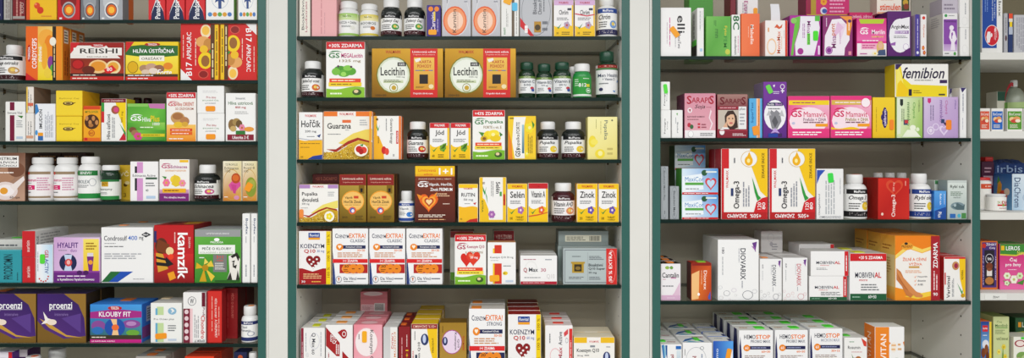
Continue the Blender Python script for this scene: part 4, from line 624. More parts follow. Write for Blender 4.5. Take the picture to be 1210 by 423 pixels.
gua = [r(0, 0, 1, .1, 'ee7a24'), r(.28, 0, .66, .1, 'f6f0ea'), WLM(.32, .025, .62, .08), t('Guarana', .07, .24, .56, .36, '1a1a1e', 0, 2), r(.38, .175, .56, .235, 'e8703a'), ln(.44, .38, .56, .4, 1), ln(.08, .46, .4, .49, 1), ln(.74, .16, .92, .3, 3, 'b0b4b8'), p('f0d860', (.3, .66), (.6, .46), (.85, .38), (1, .36), (1, .6), (.5, .72)), p('d8b030', (0, .86), (.3, .84), (.55, .68), (.8, .58), (1, .64), (1, 1), (0, 1)), p('a8281c', (.05, .79), (.25, .79), (.5, .62), (.7, .545), (.96, .62), (.98, .66), (.72, .60), (.5, .69), (.25, .85)), glitter(GL, 260, .01, .98, .84, .985), glitter(GL, 120, .36, .98, .7, .85), e(.65, .68, .93, .94, 'f8f4e8'), e(.68, .72, .82, .86, 'c8201c'), e(.77, .74, .91, .88, 'e04030'), e(.74, .78, .84, .9, 'b01818'), p('3a8a30', (.76, .7), (.84, .68), (.82, .74)), r(.96, 0, 1, 1, 'f0a02c')]
B('C2', 382, 440.6, 131.6, 'f4f2ea', 'white guarana box with a gold glitter wave and red berries', gua, d=.05, side='d88a1c')
B('C2', 441, 474.6, 137, 'f4f3ee', 'white and amber guarana carton turned on its side', [r(0, 0, .12, 1, 'f5b41c'), p('f5b41c', (0, .4), (.2, .48), (.34, .7), (.38, 1), (0, 1)), p('2f9a3a', (.08, .16), (.16, .3), (.22, .2), (.16, .36), (.1, .26)), r(.08, .05, .16, .1, '6a5200'), t('Guarana Energy', .58, .06, .70, .64, '202024', -90, 1), r(.82, .34, .9, .64, RE), t('WALMARK', .84, .36, .89, .62, 'ffffff', -90), e(.28, .70, .46, .88, 'd02820'), e(.40, .74, .56, .9, 'e84838'), ln(.42, .06, .5, .4, 1, 'a0a0a0', -90), ln(.14, .46, .2, .7, 1, '7a5a00', -90), r(.92, 0, 1, 1, 'ee7a24'), t('50', .7, .88, .76, .93, '50505a', -90)], d=.045, side='e8702a')
Bt('C2', 480, 506, 144, 153.5, 484.5, 503.5, 'dk', 'black bottle with berry label between the guarana and iodine cartons', (.22, .93), WH, mph('Guarana', 'c82c20'))
for a, b, lb in ((507.3, 531.6, 'white and yellow iodine carton beside the black berry bottle'), (532, 556.6, 'white and yellow iodine carton beside the evening primrose carton with red band')):
    B('C2', a, b, 145, 'f5f4f2', lb, small_wlm('Jód', '4a9a30', '60', 'd01f26')[:-4] + [p('7aa828', (.5, .7), (.66, .58), (.86, .55), (.8, .7), (.6, .78)), p('3a6a18', (.56, .72), (.7, .6), (.84, .58), (.74, .7)), t('60', .12, .87, .24, .94, '4a3a00'), ln(.42, .85, .8, .96, 2, '6a5200')], d=.04, side='e8c020')
prim = [e(.34, .42, .62, .60, 'f4d81c'), e(.48, .40, .84, .56, 'f8e23c'), e(.54, .5, .88, .64, 'eecc14'), e(.24, .52, .46, .64, 'd8b420'), e(.3, .55, .42, .61, '8a5a20'), p('4a8a2a', (.18, .44), (.36, .46), (.3, .54)), e(.58, .46, .7, .53, 'fdf4a0'), p('3a7a24', (.84, .44), (.94, .5), (.86, .54))]
B('C2', 558, 597, 130, 'f4f4f0', 'white evening primrose carton with red top band and green foot', gsbox('Pupalka', 'FORTE s vit. E', prim, '+43% ZDARMA', '7ab82a', 'f4e04c', tc='1c7a35', t2c='1c7a35'), d=.055, side='d0d0c8', tp='c82028')
B('C2', 600, 633.6, 137, 'f6cf2a', 'yellow evening primrose carton turned on its side', [p('f6f4ee', (.2, .02), (.64, .02), (.56, .3), (.6, .98), (.24, .98), (.14, .6)), p('f08a1c', (0, .3), (.12, .6), (.16, 1), (0, 1)), GS(.3, .74, .5, .96, '1f4a34', .5)[1], t('GS', .26, .80, .44, .94, '1a3a2c', 90, 3), t('Pupalka', .29, .42, .44, .78, '26302a', 90, 1), t('FORTE', .29, .14, .42, .40, '26302a', 90, 1), g(.50, .2, .58, .86, 'a0c8d8', '406a80'), flower(.6, .14, .96, .4, 'f4e030', 'f8f0a0', 5), flower(.58, .78, .78, .95, 'f4e030', 'f8f0a0', 5), p('3a8a30', (.86, .1), (.96, .2), (.9, .3)), ln(.7, .42, .9, .86, 3, 'a08820', 90), r(.05, .04, .2, .06, '5a4a00')], d=.045, side='e0b020')
for a, b, c0, c1, lb in ((634.5, 660.5, 639, 656.5, 'black bottle with yellow flower label beside the yellow sideways carton'), (663.5, 692.5, 669, 688, 'black bottle with yellow flower label beside the pale yellow carton')):
    Bt('C2', a, b, 144, 153.5, c0, c1, 'dk', lb, (.22, .93), WH, mph('Pupalka', 'f0d020'))
B('C2', 694.2, 729.8, 138, 'f4ec9c', 'pale yellow carton with light yellow petals by the cabinet side', [g(0, 0, 1, 1, 'f6f0b0', 'f4eca4', 'e8d878', 'f0e48c'), t('Pupalka', .52, .08, .68, .54, '5a6a6a', -90, 1), ln(.42, .1, .46, .5, 1, 'b0a868', -90), ln(.26, .06, .3, .3, 1, 'a09858', -90), e(.02, .44, .28, .72, 'f2dc3c'), e(.08, .52, .34, .66, 'f6e660'), e(.24, .76, .58, .98, 'f2dc3c'), e(.34, .8, .5, .92, 'f8f0a0'), ln(.66, .7, .9, .92, 2, 'c8b868'), e(.8, .06, .86, .1, '6a6a50')], d=.05, side='e0d480')
# fourth row
B('C3', 369, 402, 205.5, '5a1414', 'dark red carton standing behind the gold-wave primrose box', [t('+50 % ZADARMO', .1, .06, .9, .14, 'a85a48'), t('Vápnik', .2, .2, .7, .3, 'a87a58')], y=.09, d=.06)
pv = [r(0, 0, 1, .1, 'b48ac4'), r(.28, 0, .74, .1, 'f4f0f0'), WLM(.34, .025, .64, .08), t('Pupalka', .07, .2, .47, .32, '1a1a1e', 0, 2), t('dvouletá', .07, .35, .50, .46, '1a1a1e', 0, 2), t('500 mg', .07, .49, .26, .55, '50545c'), ln(.74, .18, .92, .32, 3, 'b0b4b8'), p('f0e070', (.3, .76), (.6, .54), (.85, .46), (1, .42), (1, .62), (.5, .78)), p('d0a828', (0, .86), (.3, .88), (.55, .74), (.8, .64), (1, .7), (1, 1), (0, 1)), p('a8281c', (.05, .80), (.25, .83), (.5, .68), (.7, .6), (.98, .66), (.98, .70), (.72, .64), (.5, .73), (.25, .88)), glitter(GL, 300, .01, .98, .87, .985), glitter(GL, 80, .5, .98, .74, .87), e(.68, .70, .94, .98, 'f8f6e8'), flower(.72, .74, .90, .94, 'f2dc20', 'f8f0a0', 5), ln(.08, .6, .3, .63, 1)]
B('C3', 353, 400, 218, 'f5f3ee', 'white primrose box with lilac band, gold glitter wave and orange sticker', pv, st=[(-.0, .66, .11, .92, 'f59040')], d=.045, side='d8b840')
vh = [r(0, 0, 1, .23, '8c1c18'), t('Limitovaná edícia', .1, .065, .9, .11, 'f8e8d8'), t('Originálny darček zadarmo', .12, .15, .88, .18, 'e8b8a0'), g(0, .23, 1, 1, 'Gb89a40', 'Gc0a448', 'G8a6c20', 'G7c5e18'), r(.73, .22, .95, .40, 'G8a6a20'), r(.79, .29, .88, .37, '1c1410'), e(.08, .34, .94, .78, 'f0a030'), e(.11, .365, .91, .755, 'f6c46a'), t('Vápnik', .2, .46, .5, .525, '3a2a10', 0, 2), r(.54, .45, .72, .505, 'd04828'), t('Horčík Zinok', .17, .535, .83, .605, '3a2a10', 0, 2), ln(.2, .63, .8, .65, 1, '7a5a20'), e(.34, .68, .64, .84, 'e86a2c'), e(.39, .70, .58, .81, '4a6ab8'), e(.45, .73, .56, .8, 'f8f0f0'), t('30+30', .1, .88, .3, .92, '3a2a08'), ln(.6, .86, .92, .96, 3, '4a380c')]
B('C3', 400.6, 433, 206, 'Gb08a38', 'gold carton with red top and orange disc near primrose box', vh, d=.05, side='7a1614', tp='7a1614', n=2)
B('C3', 433.6, 466, 206, 'Gb08a38', 'gold carton with red top and orange disc near small bottle', vh, d=.05, side='6a3a14', tp='7a1614', n=2)
Bt('C3', 470.5, 489.5, 225.5, 236, 474, 487, 'wp', 'small white bottle with blue label between gold and brown cartons', (.14, .94), WH, [r(0, 0, 1, .15, '2a4a98'), t('MedPharma', .26, .03, .74, .12, 'ffffff'), t('Vápnik', .1, .26, .7, .4, '3a4460'), ln(.1, .48, .5, .7, 3), e(.55, .5, .92, .78, '3a80d0'), r(0, .84, 1, 1, '2a4a98')])
B('C3', 490, 538, 196, '6a2814', 'brown carton with a glowing orange heart and yellow top band', [g(0, .18, 1, 1, '7a3018', '50180c'), r(0, 0, 1, .185, 'f4c414'), g(0, .12, 1, .185, 'f4c820', 'e09818'), t('Limitovaná', .08, .05, .52, .10, 'd85020'), t('edícia', .22, .125, .44, .165, 'd85020'), t('1+1', .6, .035, .94, .155, 'ffffff', 0, 3), t('ZDRAVÉ KOSTI, SVALY, NERVY', .08, .215, .92, .245, 'f0d8c8'), GS(.06, .27, .44, .375, 'ffffff', .7), t('Vápnik, Horčík,', .34, .30, .94, .365, 'ffffff', 0, 2), t('Zinok PREMIUM', .38, .39, .94, .445, 'ffffff', 0, 2), ln(.5, .48, .92, .55, 2, 'f0c8a0'), heart(.10, .50, .58, .83, 'e8641c'), heart(.17, .54, .52, .79, 'f8a83a'), heart(.23, .57, .47, .74, 'b8401c'), heart(.27, .595, .43, .70, 'f8d8a0'), p('f0901c', (.1, .6), (.04, .5), (.2, .54)), p('f0901c', (.44, .54), (.56, .46), (.5, .58)), ln(.7, .66, .92, .69, 1, 'f0d8c8'), ln(.08, .86, .88, .92, 2, 'f8e8d8'), ln(.08, .94, .9, .97, 1, 'f0b880')], d=.06, side='3c140a', tp='c89a18', n=2)
B('C3', 541.4, 565, 217.5, 'f4f4f2', 'white and amber carton lettered Rutin with a red bottom corner', [r(0, 0, 1, .1, YE), WLM(.25, .09, .75, .14), t('RUTIN', .14, .23, .86, .33, '202024', 0, 2), t('50 mg', .26, .38, .76, .45, '30303a'), ln(.3, .5, .7, .53, 1), p('c82020', (.76, .5), (.94, .48), (.86, .55)), wave(0, 1, .58, .61, 1, 'f5bc1c', .02), p('c82820', (.36, 1), (.6, .93), (1, .9), (1, 1)), t('90', .08, .9, .18, .95, '4a3a00')], d=.045, side='f0c030', tp='f0c030')
B('C3', 566, 598.6, 209.5, 'f4f3ef', 'white and yellow selenium carton turned on its side with pink flower', [r(0, 0, .12, 1, 'f2c41a'), p('f2c41a', (0, .4), (.2, .5), (.34, .72), (.36, 1), (0, 1)), r(.88, 0, 1, 1, 'f2c41a'), r(0, .95, 1, 1, 'f2c41a'), p('2f9a3a', (.12, .2), (.2, .32), (.26, .2), (.2, .4), (.13, .3)), p('2f9a3a', (.2, .3), (.28, .42), (.3, .6), (.26, .46)), t('Selén', .62, .1, .78, .36, '202024', -90, 2), r(.76, .32, .84, .42, '50a048'), r(.9, .38, .97, .62, RE), ln(.42, .08, .54, .5, 2, 'a0a0a0', -90), t('WALMARK', .90, .36, .97, .64, 'c03028', -90), flower(.32, .74, .60, .92, 'a868b0', 'e0b0d8', 6), t('EXTRA', .08, .52, .14, .78, '3a6a30', -90), t('50', .1, .1, .2, .15, '6a5200', -90)], d=.05, side='e8b820', tp='f2c83a')
B('C3', 599, 623.6, 217, 'f5f4f2', 'white and yellow selenium carton standing upright with pink flower', small_wlm('Selén', 'a868b0', '100', YE), d=.045, side='f0b020', tp='f0a030')
B('C3', 624, 648, 216.3, 'f5f4f2', 'white and yellow vitamin A carton with red top and orange line', small_wlm('Vitamin A', 'e8642c', '', 'c82028')[:-3] + [p('d8502c', (0, .84), (.5, .80), (1, .74), (1, .76), (.5, .83), (0, .87))], d=.045, side='e8d8b0')
Bt('C3', 651.5, 680.5, 216, 226, 657.5, 677, 'mr', 'dark red bottle with white cap and peach label', (.16, .93), 'f2eeee', mph('Vitamin A+D', 'e0905c', '401018', '401018'))
B('C3', 681.3, 706.6, 217, 'f5f4f2', 'white and yellow zinc carton beside the dark red bottle', small_wlm('Zinok', '6a50b0', '30', YE), d=.045, side='f0b020', tp='f0a030')
B('C3', 707, 731.8, 217, 'f5f4f2', 'white and yellow zinc carton against the cabinet side', small_wlm('Zinok', '6a50b0', '100', YE), d=.045, side='f0b020', tp='f0a030')
# fifth row
B('C4', 352.6, 391.4, 273, 'f3f1f0', 'white and red Q10 carton with red heart and yellow edge strip', koenz60('30 mg'), d=.05, side='e8c810', tp='b02020')
cz = coenz('CLASSIC', 0)
for a, b, lb in ((392.4, 435.2, 'white carton with orange lettering beside the yellow-edged heart carton'), (436, 479, 'white carton with orange lettering in the middle of the three'), (479.8, 523, 'white carton with orange lettering beside the red-band heart carton')):
    B('C4', a, b, 270, 'f4f4f4', lb, cz, d=.06, side='e4e4e6', tp='e0c8b8')
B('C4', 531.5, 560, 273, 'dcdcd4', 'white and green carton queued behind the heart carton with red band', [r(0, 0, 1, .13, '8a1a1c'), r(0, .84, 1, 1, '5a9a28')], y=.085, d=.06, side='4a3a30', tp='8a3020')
hq = [heart(.18, .37, .56, .66, 'd8281c'), heart(.36, .34, .82, .64, 'e03a24'), heart(.44, .38, .62, .5, 'f07858'), t('30 mg', .5, .43, .74, .49, 'ffffff', 0, 2)]
B('C4', 537, 574.8, 277.5, 'f4f4f0', 'white heart carton with red top band and green foot', gsbox('Koenzym Q10', 's vitamínmi', hq, '+100% ZDARMA', '7ab82a', 'f4e44c', tc='b01c50', t2c='b02c60'), d=.055, side='c8c8c0', tp='c87038')
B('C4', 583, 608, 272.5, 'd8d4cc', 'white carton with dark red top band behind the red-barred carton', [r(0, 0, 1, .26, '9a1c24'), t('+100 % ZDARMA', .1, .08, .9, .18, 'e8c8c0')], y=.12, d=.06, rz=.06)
B('C4', 575.8, 609.8, 286.4, 'f5f5f3', 'white carton with red and yellow vertical bars', [r(.24, .06, .5, .99, 'd83824'), r(.18, .14, .24, .99, 'f2c81c'), r(.24, .6, .5, .82, 'd83824'), r(.02, .26, .98, .5, 'f5f5f3'), t('Koenzym Q10 30 mg', .08, .33, .92, .39, '26282e'), ln(.1, .42, .4, .44, 1), e(.54, .69, .72, .78, 'f2d22a'), t('60', .56, .71, .64, .76, '4a3a00'), ln(.56, .54, .86, .58, 1), r(.64, .9, .92, .95, 'c4d2e4')], st=[(.06, .78, .42, .93, 'f7b020', -.05)], d=.05, side='dcdcd8', tp='d89a68')
B('C4', 614.5, 658.6, 302, 'f4f3f2', 'white carton with red foot line lettered Q and 30', [r(0, .90, 1, 1, 'b81c34'), ln(.06, .925, .7, .97, 1, 'f0d0d4'), ring(.12, .18, .46, .68, 'ececea', .16), t('Q', .08, .42, .18, .60, 'a81c34', 0, 2), t('Max', .23, .42, .48, .56, '303440', 0, 2), t('30', .56, .44, .70, .56, 'b84868', 0, 1), ln(.08, .10, .52, .16, 1, 'b06878'), ln(.68, .1, .92, .17, 1, '8a8e98'), t('Q10', .72, .64, .94, .82, 'd8d4d4', 0, 0), ln(.1, .74, .56, .79, 1)], d=.045, tp='e2e0dc', n=3)
slv = [r(.02, .03, .80, .05, '70767c'), r(.02, .94, .80, .96, '70767c'), r(.02, .04, .03, .95, '70767c'), r(.45, .1, .455, .9, '9aa0a4'), r(.16, .40, .38, .68, 'b89430'), r(.20, .44, .34, .64, '3a3018'), e(.22, .5, .32, .6, '8a7030'), r(.14, .37, .4, .42, 'b89430'), ln(.16, .2, .36, .24, 1, '50565c'), ln(.1, .78, .42, .86, 2, '6a7076'), t('Bioaktivní', .47, .42, .74, .50, '30363c', 0, 2), t('Q10 Super', .47, .53, .78, .61, '30363c', 0, 2), t('30 mg', .47, .65, .62, .71, '30363c', 0, 1), ln(.48, .2, .76, .32, 3, '70767c'), ln(.48, .78, .74, .88, 2, '70767c'), r(.80, .0, 1, 1, 'd82a24'), t('30 % EXTRA', .85, .08, .91, .92, 'ffffff', 90, 2), ring(.82, .04, .98, .96, 'f0d0c8', .03)]
s1 = B('C4', 665.2, 729.6, 293.5, 'b4c0c0', 'silver grey Q10 box with a red end panel', slv, d=.05, side='94a0a0', tp='a8b2b2')
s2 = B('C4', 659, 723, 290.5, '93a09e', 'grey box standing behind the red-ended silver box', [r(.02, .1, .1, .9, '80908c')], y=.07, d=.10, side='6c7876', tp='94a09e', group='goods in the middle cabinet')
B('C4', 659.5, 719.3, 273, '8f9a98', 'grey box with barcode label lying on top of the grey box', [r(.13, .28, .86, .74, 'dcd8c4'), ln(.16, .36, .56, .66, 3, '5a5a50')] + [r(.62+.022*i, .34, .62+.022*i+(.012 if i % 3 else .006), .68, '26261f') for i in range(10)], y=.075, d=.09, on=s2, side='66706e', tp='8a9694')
# lowest row
B('C5', 355, 384, 387.4, 'f2f1ef', 'white carton with dark red edge lettered Q and 60', [r(0, 0, .11, 1, '8c1c34'), ln(.03, .1, .08, .9, 1, 'e0b8c0', 90), ring(.36, .1, .8, .44, 'dcdce2', .12), t('Q Max', .44, .10, .62, .40, '303440', -90, 1), t('60', .46, .44, .58, .54, '303440', -90), ln(.82, .08, .88, .6, 1, 'a0a4ac', -90), ln(.18, .1, .24, .5, 1, 'a0a4ac', -90), e(.2, .5, .34, .6, 'e4e4e4')], d=.064, side='dcdad6', tp='e6e4de', n=3, tst=(.4, .2, .72, .7, 'd8dc2c'))
B('C5', 384.6, 417, 384, 'f3f1ef', 'white carton with dark red diagonal slab and drop mark', [p('a81c20', (0, .04), (.10, .1), (.52, .34), (.52, .6), (.40, .6), (0, .4)), p('a81c20', (.62, .5), (.98, .7), (.98, 1), (.62, 1)), t('duo', .16, .18, .26, .32, 'ffffff', -90), t('Q10', .24, .2, .40, .36, 'ffffff', 90, 2), ln(.36, .32, .5, .56, 2, 'ffffff', 90), e(.56, .08, .80, .26, 'a81c20'), p('a81c20', (.44, .14), (.62, .08), (.62, .25)), ring(.61, .12, .76, .22, 'f3f1ef', .3), ln(.06, .5, .14, .95, 1, 'b86a70', 90)], d=.064, tp='eceae6', n=3, tst=(.3, .2, .7, .6, 'f0a050'))
pkq = [g(0, 0, 1, 1, 'ec8a98', 'f0a8b4', 'f4c4cc', 'f4b0bc'), e(.03, .05, .86, .62, 'f8ecec'), ring(.03, .05, .86, .62, 'ecb0b8', .06), t('Koenzym Q', .54, .10, .70, .70, '303030', -90, 1), ln(.14, .18, .22, .3, 1, '807078', -90), wave(0, 1, .8, .7, 1, 'f8d8dc', .04)]
B('C5', 417.6, 452, 383.5, 'ec9aa6', 'pink Q10 carton with a white oval and orange sticker', pkq, st=[(.29, .12, .46, .34, 'f7b020')], d=.06, side='e07884', tp='e88c96', n=3, tops=[e(.2, .2, .8, .85, 'f0c0c4'), ln(.1, .05, .9, .18, 1, '9a3a44')])
tall = B('C5', 423, 456, 372, 'e0808c', 'pink carton standing at the back under the raised pink carton', [r(.1, .1, .9, .3, 'f0c8cc')], y=.206, d=.078, side='d06a74', tp='e88c96')
B('C5', 425.5, 458, 344.5, 'e48890', 'pink carton with barcode label raised on top at the back', [g(0, 0, 1, .2, 'd87480', 'e48890'), e(.1, -.0, .84, .18, 'f0dcdc'), r(.02, .56, .52, .96, 'f0c4c8'), ln(.05, .6, .48, .9, 4, 'c08088'), r(.52, .5, .92, .94, 'e8e4e0')] + [r(.55+.03*i, .54, .55+.03*i+.014, .82, '2a2624') for i in range(11)] + [ln(.56, .85, .88, .92, 1, '2a2624')], y=.208, d=.075, on=tall, side='b85a64', tp='d87480')
B('C5', 452.6, 470, 386.4, 'd6d6d4', 'silver white carton with red and orange sideways lettering', [g(0, 0, .5, 1, 'c8c8c8', 'dededc'), r(.5, 0, 1, 1, 'f0eeea'), t('URIQ', .56, .12, .72, .44, 'c83828', -90, 2), t('KOENZYM', .76, .1, .9, .6, 'd87a3a', -90), e(.5, .72, .8, .9, 'e8802c'), p('c83020', (.6, .9), (.9, .76), (.9, .84))], d=.065, tp='e4e2de', n=3)
B('C5', 470.6, 485, 386, '8a1820', 'dark red carton with yellow 3+1 lettering', [t('3+1', .62, .46, .86, .7, 'f0c820', 90, 2), ln(.2, .1, .36, .9, 1, 'e0a0a0', 90), ln(.66, .72, .84, .95, 1, 'f0c820', 90), ln(.66, .1, .8, .4, 1, 'f0d8d0', 90)], d=.065, side='6a1018', tp='7a141c', n=3, tst=(.1, .3, .6, .7, 'e8702c'))
B('C5', 485.6, 517.5, 382.8, 'f4f2ee', 'white and yellow Q10 carton with a dark red top edge', [r(0, 0, 1, .09, '9a1c20'), t('+50 % ZADARMO', .06, .02, .94, .07, 'f0d0c0', 180), p('f4c818', (.6, .09), (1, .09), (1, 1), (.9, .8), (.72, .5)), p('2f9a3a', (.5, .66), (.8, .84), (.98, .96), (.8, .9)), r(.0, .46, .12, .76, 'f4f2ee'), t('WALMARK', .03, .5, .09, .78, RE, 90, 2), t('Koenzym Q10', .24, .34, .36, .92, '24282e', 90, 2), r(.14, .58, .22, .7, '303a50'), e(.36, .18, .66, .40, '2a3a6a'), e(.43, .2, .56, .36, 'c8d4f0'), t('PRÍRODNÝ', .78, .26, .86, .54, '5a4a00', 90), ln(.1, .12, .16, .3, 1, '707478', 90)], d=.065, side='e0b010', tp='f0c41c', n=4, back='x')
B('C5', 519, 551.6, 381.2, 'Gb08834', 'gold carton with a lilac disc and dark red foot', [g(0, 0, 1, .68, 'Gb48c34', 'Gc49c44'), e(.08, .13, .84, .58, 'b04a90'), e(.10, .145, .82, .565, 'ecd8ec'), r(0, .68, 1, 1, '8a1a1a'), r(.12, .72, .56, .98, 'Ga07820'), r(.3, .8, .42, .9, '201810'), e(.1, .26, .3, .42, '2a3060'), e(.16, .28, .24, .38, 'c0c8e8'), t('Koenzym', .54, .18, .64, .50, '3a2a3a', -90, 1), t('Q10', .66, .3, .74, .46, '3a2a3a', -90), t('WALMARK', .86, .24, .93, .52, 'c83020', -90), ln(.08, .06, .14, .2, 1, '6a4a10', -90), ln(.62, .74, .9, .94, 3, 'e8c8a0', -90)], d=.06, side='G8a6420', tp='G9a7428')
B('C5', 553.8, 597, 365, 'f4f4f4', 'tall white carton with navy corner lettered Strong', coenz('STRONG', 0, '1b2454'), d=.075, side='e0e0e4', tp='dad4cc', n=2, tst=(.06, .5, .34, .95, 'f08a30'))
B('C5', 600, 639.6, 371.5, 'f3f1f0', 'white and red heart carton with yellow edge, near the Strong carton', koenz60('60 mg'), d=.055, side='e8c810', tp='9a1c1c', n=4)
B('C5', 644, 677, 384.5, 'f4f2f1', 'white carton with red edge strip lettered Active', [r(.88, .06, 1, 1, 'd8302c'), ln(.91, .1, .97, .9, 1, 'f8d8d0', 90), t('Max', .48, .42, .62, .66, 'b82c40', 90, 2), t('Active', .48, .12, .62, .38, '303440', 90, 1), ring(.16, .44, .56, .74, 'f0b8bc', .1), ln(.12, .1, .2, .34, 1, '70747c', 90), p('d84c50', (.68, .14), (.84, .06), (.84, .16), (.7, .22)), ring(.74, .24, .84, .34, '70747c', .15)], d=.06, side='dcdad6', tp='ecdedc', n=3, tst=(.3, .3, .7, .6, 'e84838'))
B('C5', 677.6, 726.6, 398.5, 'f4f2ec', 'wide white and yellow Q10 carton with blue figure disc', [r(0, 0, 1, .14, 'f2c01c'), r(.32, 0, .66, .14, 'f6f2ec'), WLM(.37, .08, .62, .13), ring(.01, .02, .99, 1.2, 'f2c01c', .0) if False else None, t('Koenzym Q10', .07, .28, .62, .40, '202428', 0, 2), r(.4, .2, .52, .25, '8a9098'), t('30 mg', .08, .44, .22, .49, '50545c'), ln(.26, .43, .4, .48, 1), e(.72, .36, .9, .64, '24306a'), e(.77, .38, .85, .58, 'c8d4f0'), wave(0, 1, .72, .62, 1, 'f2c41c', .05), check(.14, .62, .4, .86), t('PRÍRODNÝ', .5, .70, .78, .76, '4a3a00'), ln(.8, .22, .92, .26, 1)], d=.065, side='e8b820', tp='f0e4c8', n=2)
# ---------------------------------------------------------------- right cabinet
B('R0', 780.6, 817, 9, 'f4f3f2', 'white carton with bold black lettering and orange sticker by the cabinet side', [t('elli', .54, .16, .80, .52, '202024', -90, 2), t('MenoTwo', .56, .52, .66, .84, '50505a', -90), ln(.26, .2, .32, .8, 1, 'd05a98', -90), ln(.18, .3, .22, .75, 1, 'c0a8b8', -90), ln(.46, .6, .5, .85, 1, 'a0a4a8', -90)], st=[(.36, .38, .54, .62, 'f7a51e', -.65)], d=.08, side='d8d8d4')
B('R0', 823.5, 832, 9.3, 'f0f0ee', 'slim white carton with black spine and green sticker', [ln(.3, .06, .55, .5, 1, 'a0a4a8', -90), ln(.66, .06, .8, .4, 1, 'c0c4c8', -90), r(.4, .84, .8, .9, 'a8cce8')], d=.06, side='e8e8e6', sops=[ln(.3, .08, .6, .66, 1, '303034', -90), r(0, .72, .9, .98, '202022'), r(.1, .64, .9, .76, '58e040')])
B('R0', 814, 843, -12, '4a9a34', 'green carton behind the slim white carton', [ln(.3, .3, .4, .9, 1, '2a5a20', 90), t('FEM', .64, .5, .78, .9, 'b8c838', 90)], y=.12, d=.06)
B('R0', 834, 863.8, 19.2, '6cb84c', 'light green carton lettered sideways beside the slim white carton', [g(0, 0, 1, 1, '78c058', '5cac40', '74bc54', '58a43c'), t('Fyto', .72, .24, .86, .48, 'e0c838', -90, 1), t('FEM', .72, .50, .86, .78, '3a8a34', -90, 1), t('rmm', .36, .32, .48, .54, '2f6a2c', -90), ln(.3, .1, .42, .26, 2, '3a7a30', -90), e(.78, .82, .98, .96, 'c8d050')], d=.055, side='60ac44')
B('R0', 864.3, 875, 17.3, 'f2f2f0', 'narrow white carton with large dark green figures', [t('8C', .12, .02, .92, .36, '1f6a3a', -90, 3), t('menofemin', .3, .52, .6, .96, '303038', -90, 1), ln(.7, .5, .85, .95, 1, 'd85a98', -90)], d=.06, side='e0e0dc')
B('R0', 875.4, 898, 16, 'f0703c', 'salmon orange carton with white vertical lettering', [g(0, 0, 1, 1, 'f47a48', 'f07040', 'ee6a38', 'f27c4a'), t('Mabelle', .50, .26, .68, .72, 'fff4ec', -90, 1), ln(.36, .3, .42, .6, 1, 'f8c8b0', -90)], d=.05, side='d8582c')
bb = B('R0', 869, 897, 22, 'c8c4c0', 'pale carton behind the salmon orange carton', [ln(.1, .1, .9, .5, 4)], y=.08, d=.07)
B('R0', 871.5, 896, -8, 'f0eeee', 'white carton with orange sticker lying above the salmon carton', [ln(.2, .3, .5, .9, 3, 'a8a8b0', 90), t('Estro', .3, .3, .5, .9, 'b03a80', -90)], y=.082, d=.06, on=bb, st=[(.78, .58, .98, .98, 'f7a51e')])
B('R0', 862.5, 870, -6, '7a1428', 'dark red carton behind the narrow green-figured carton', [ln(.3, .2, .6, .9, 1, 'c87a88', 90)], y=.082, d=.06, gap=.6)
mm = B('R0', 904, 931, 24, 'f4efec', 'white carton with orange flame sign and red right edge', [t('MenoMax', .52, .30, .68, .92, 'e0602c', 90, 1), r(.9, 0, 1, 1, 'd83c24'), ring(.06, .5, .5, .96, 'f4c8a0', .2), p('d85a2c', (.4, .2), (.52, .1), (.64, .18), (.78, .1), (.74, .2), (.62, .24), (.5, .2)), r(.1, .2, .16, .32, 'e8a060'), ln(.72, .3, .76, .8, 1, 'f0b890', 90), ln(.84, .2, .87, .5, 1, 'b0a8a8', 90)], d=.06, side='eccabc')
# paper leaflet standing on that carton
mb = MB(); n_ = 8; w_ = .028; h_ = .056
for i in range(n_):
    a0, a1 = i/n_, (i+1)/n_; f_ = lambda s_: .004+.012*s_*s_
    for q, sg in ((0, 1), (.0006, -1)):
        pts = [(-w_/2+.003*a0, f_(a0)+q, h_*a0), (w_/2+.001*a0, f_(a0)+q, h_*a0), (w_/2+.001*a1, f_(a1)+q, h_*a1), (-w_/2+.003*a1, f_(a1)+q, h_*a1)]
        mb.face(pts if sg > 0 else pts[::-1], C('e6e6ea'))
tag(mb.obj('paper_leaflet', 'lab', loc=(wx(917, .03), .03, mm.z1)), 'blank white paper leaflet standing on the flame-sign carton', 'leaflet')
B('R0', 933, 970, 18, 'b02a9c', 'magenta and lime carton with a bright green sticker', [p('6cc040', (.18, .05), (.34, .02), (.3, .3), (.14, .7), (.1, .98), (.02, .98), (.08, .6)), p('f0ecf4', (.34, .02), (.92, .02), (.98, .3), (.92, .6), (.82, .9), (.8, .98), (.18, .98), (.16, .7), (.32, .3)), t('Mina', .56, .14, .68, .44, '8a2a80', -90, 1), r(.56, .44, .66, .72, '70d048'), t('pura', .57, .46, .65, .70, '3a8a34', -90), ln(.4, .2, .5, .7, 2, 'b070b0', -90), e(.24, .8, .44, .96, 'a82a90'), e(.02, .06, .22, .2, '8acc60'), r(.82, .01, .98, .14, '58c040'), r(.92, .74, .98, .96, 'f4e0f4')], st=[(.76, .38, .92, .62, '4ce02c')], d=.06, side='8a1c78', tp='a02890')
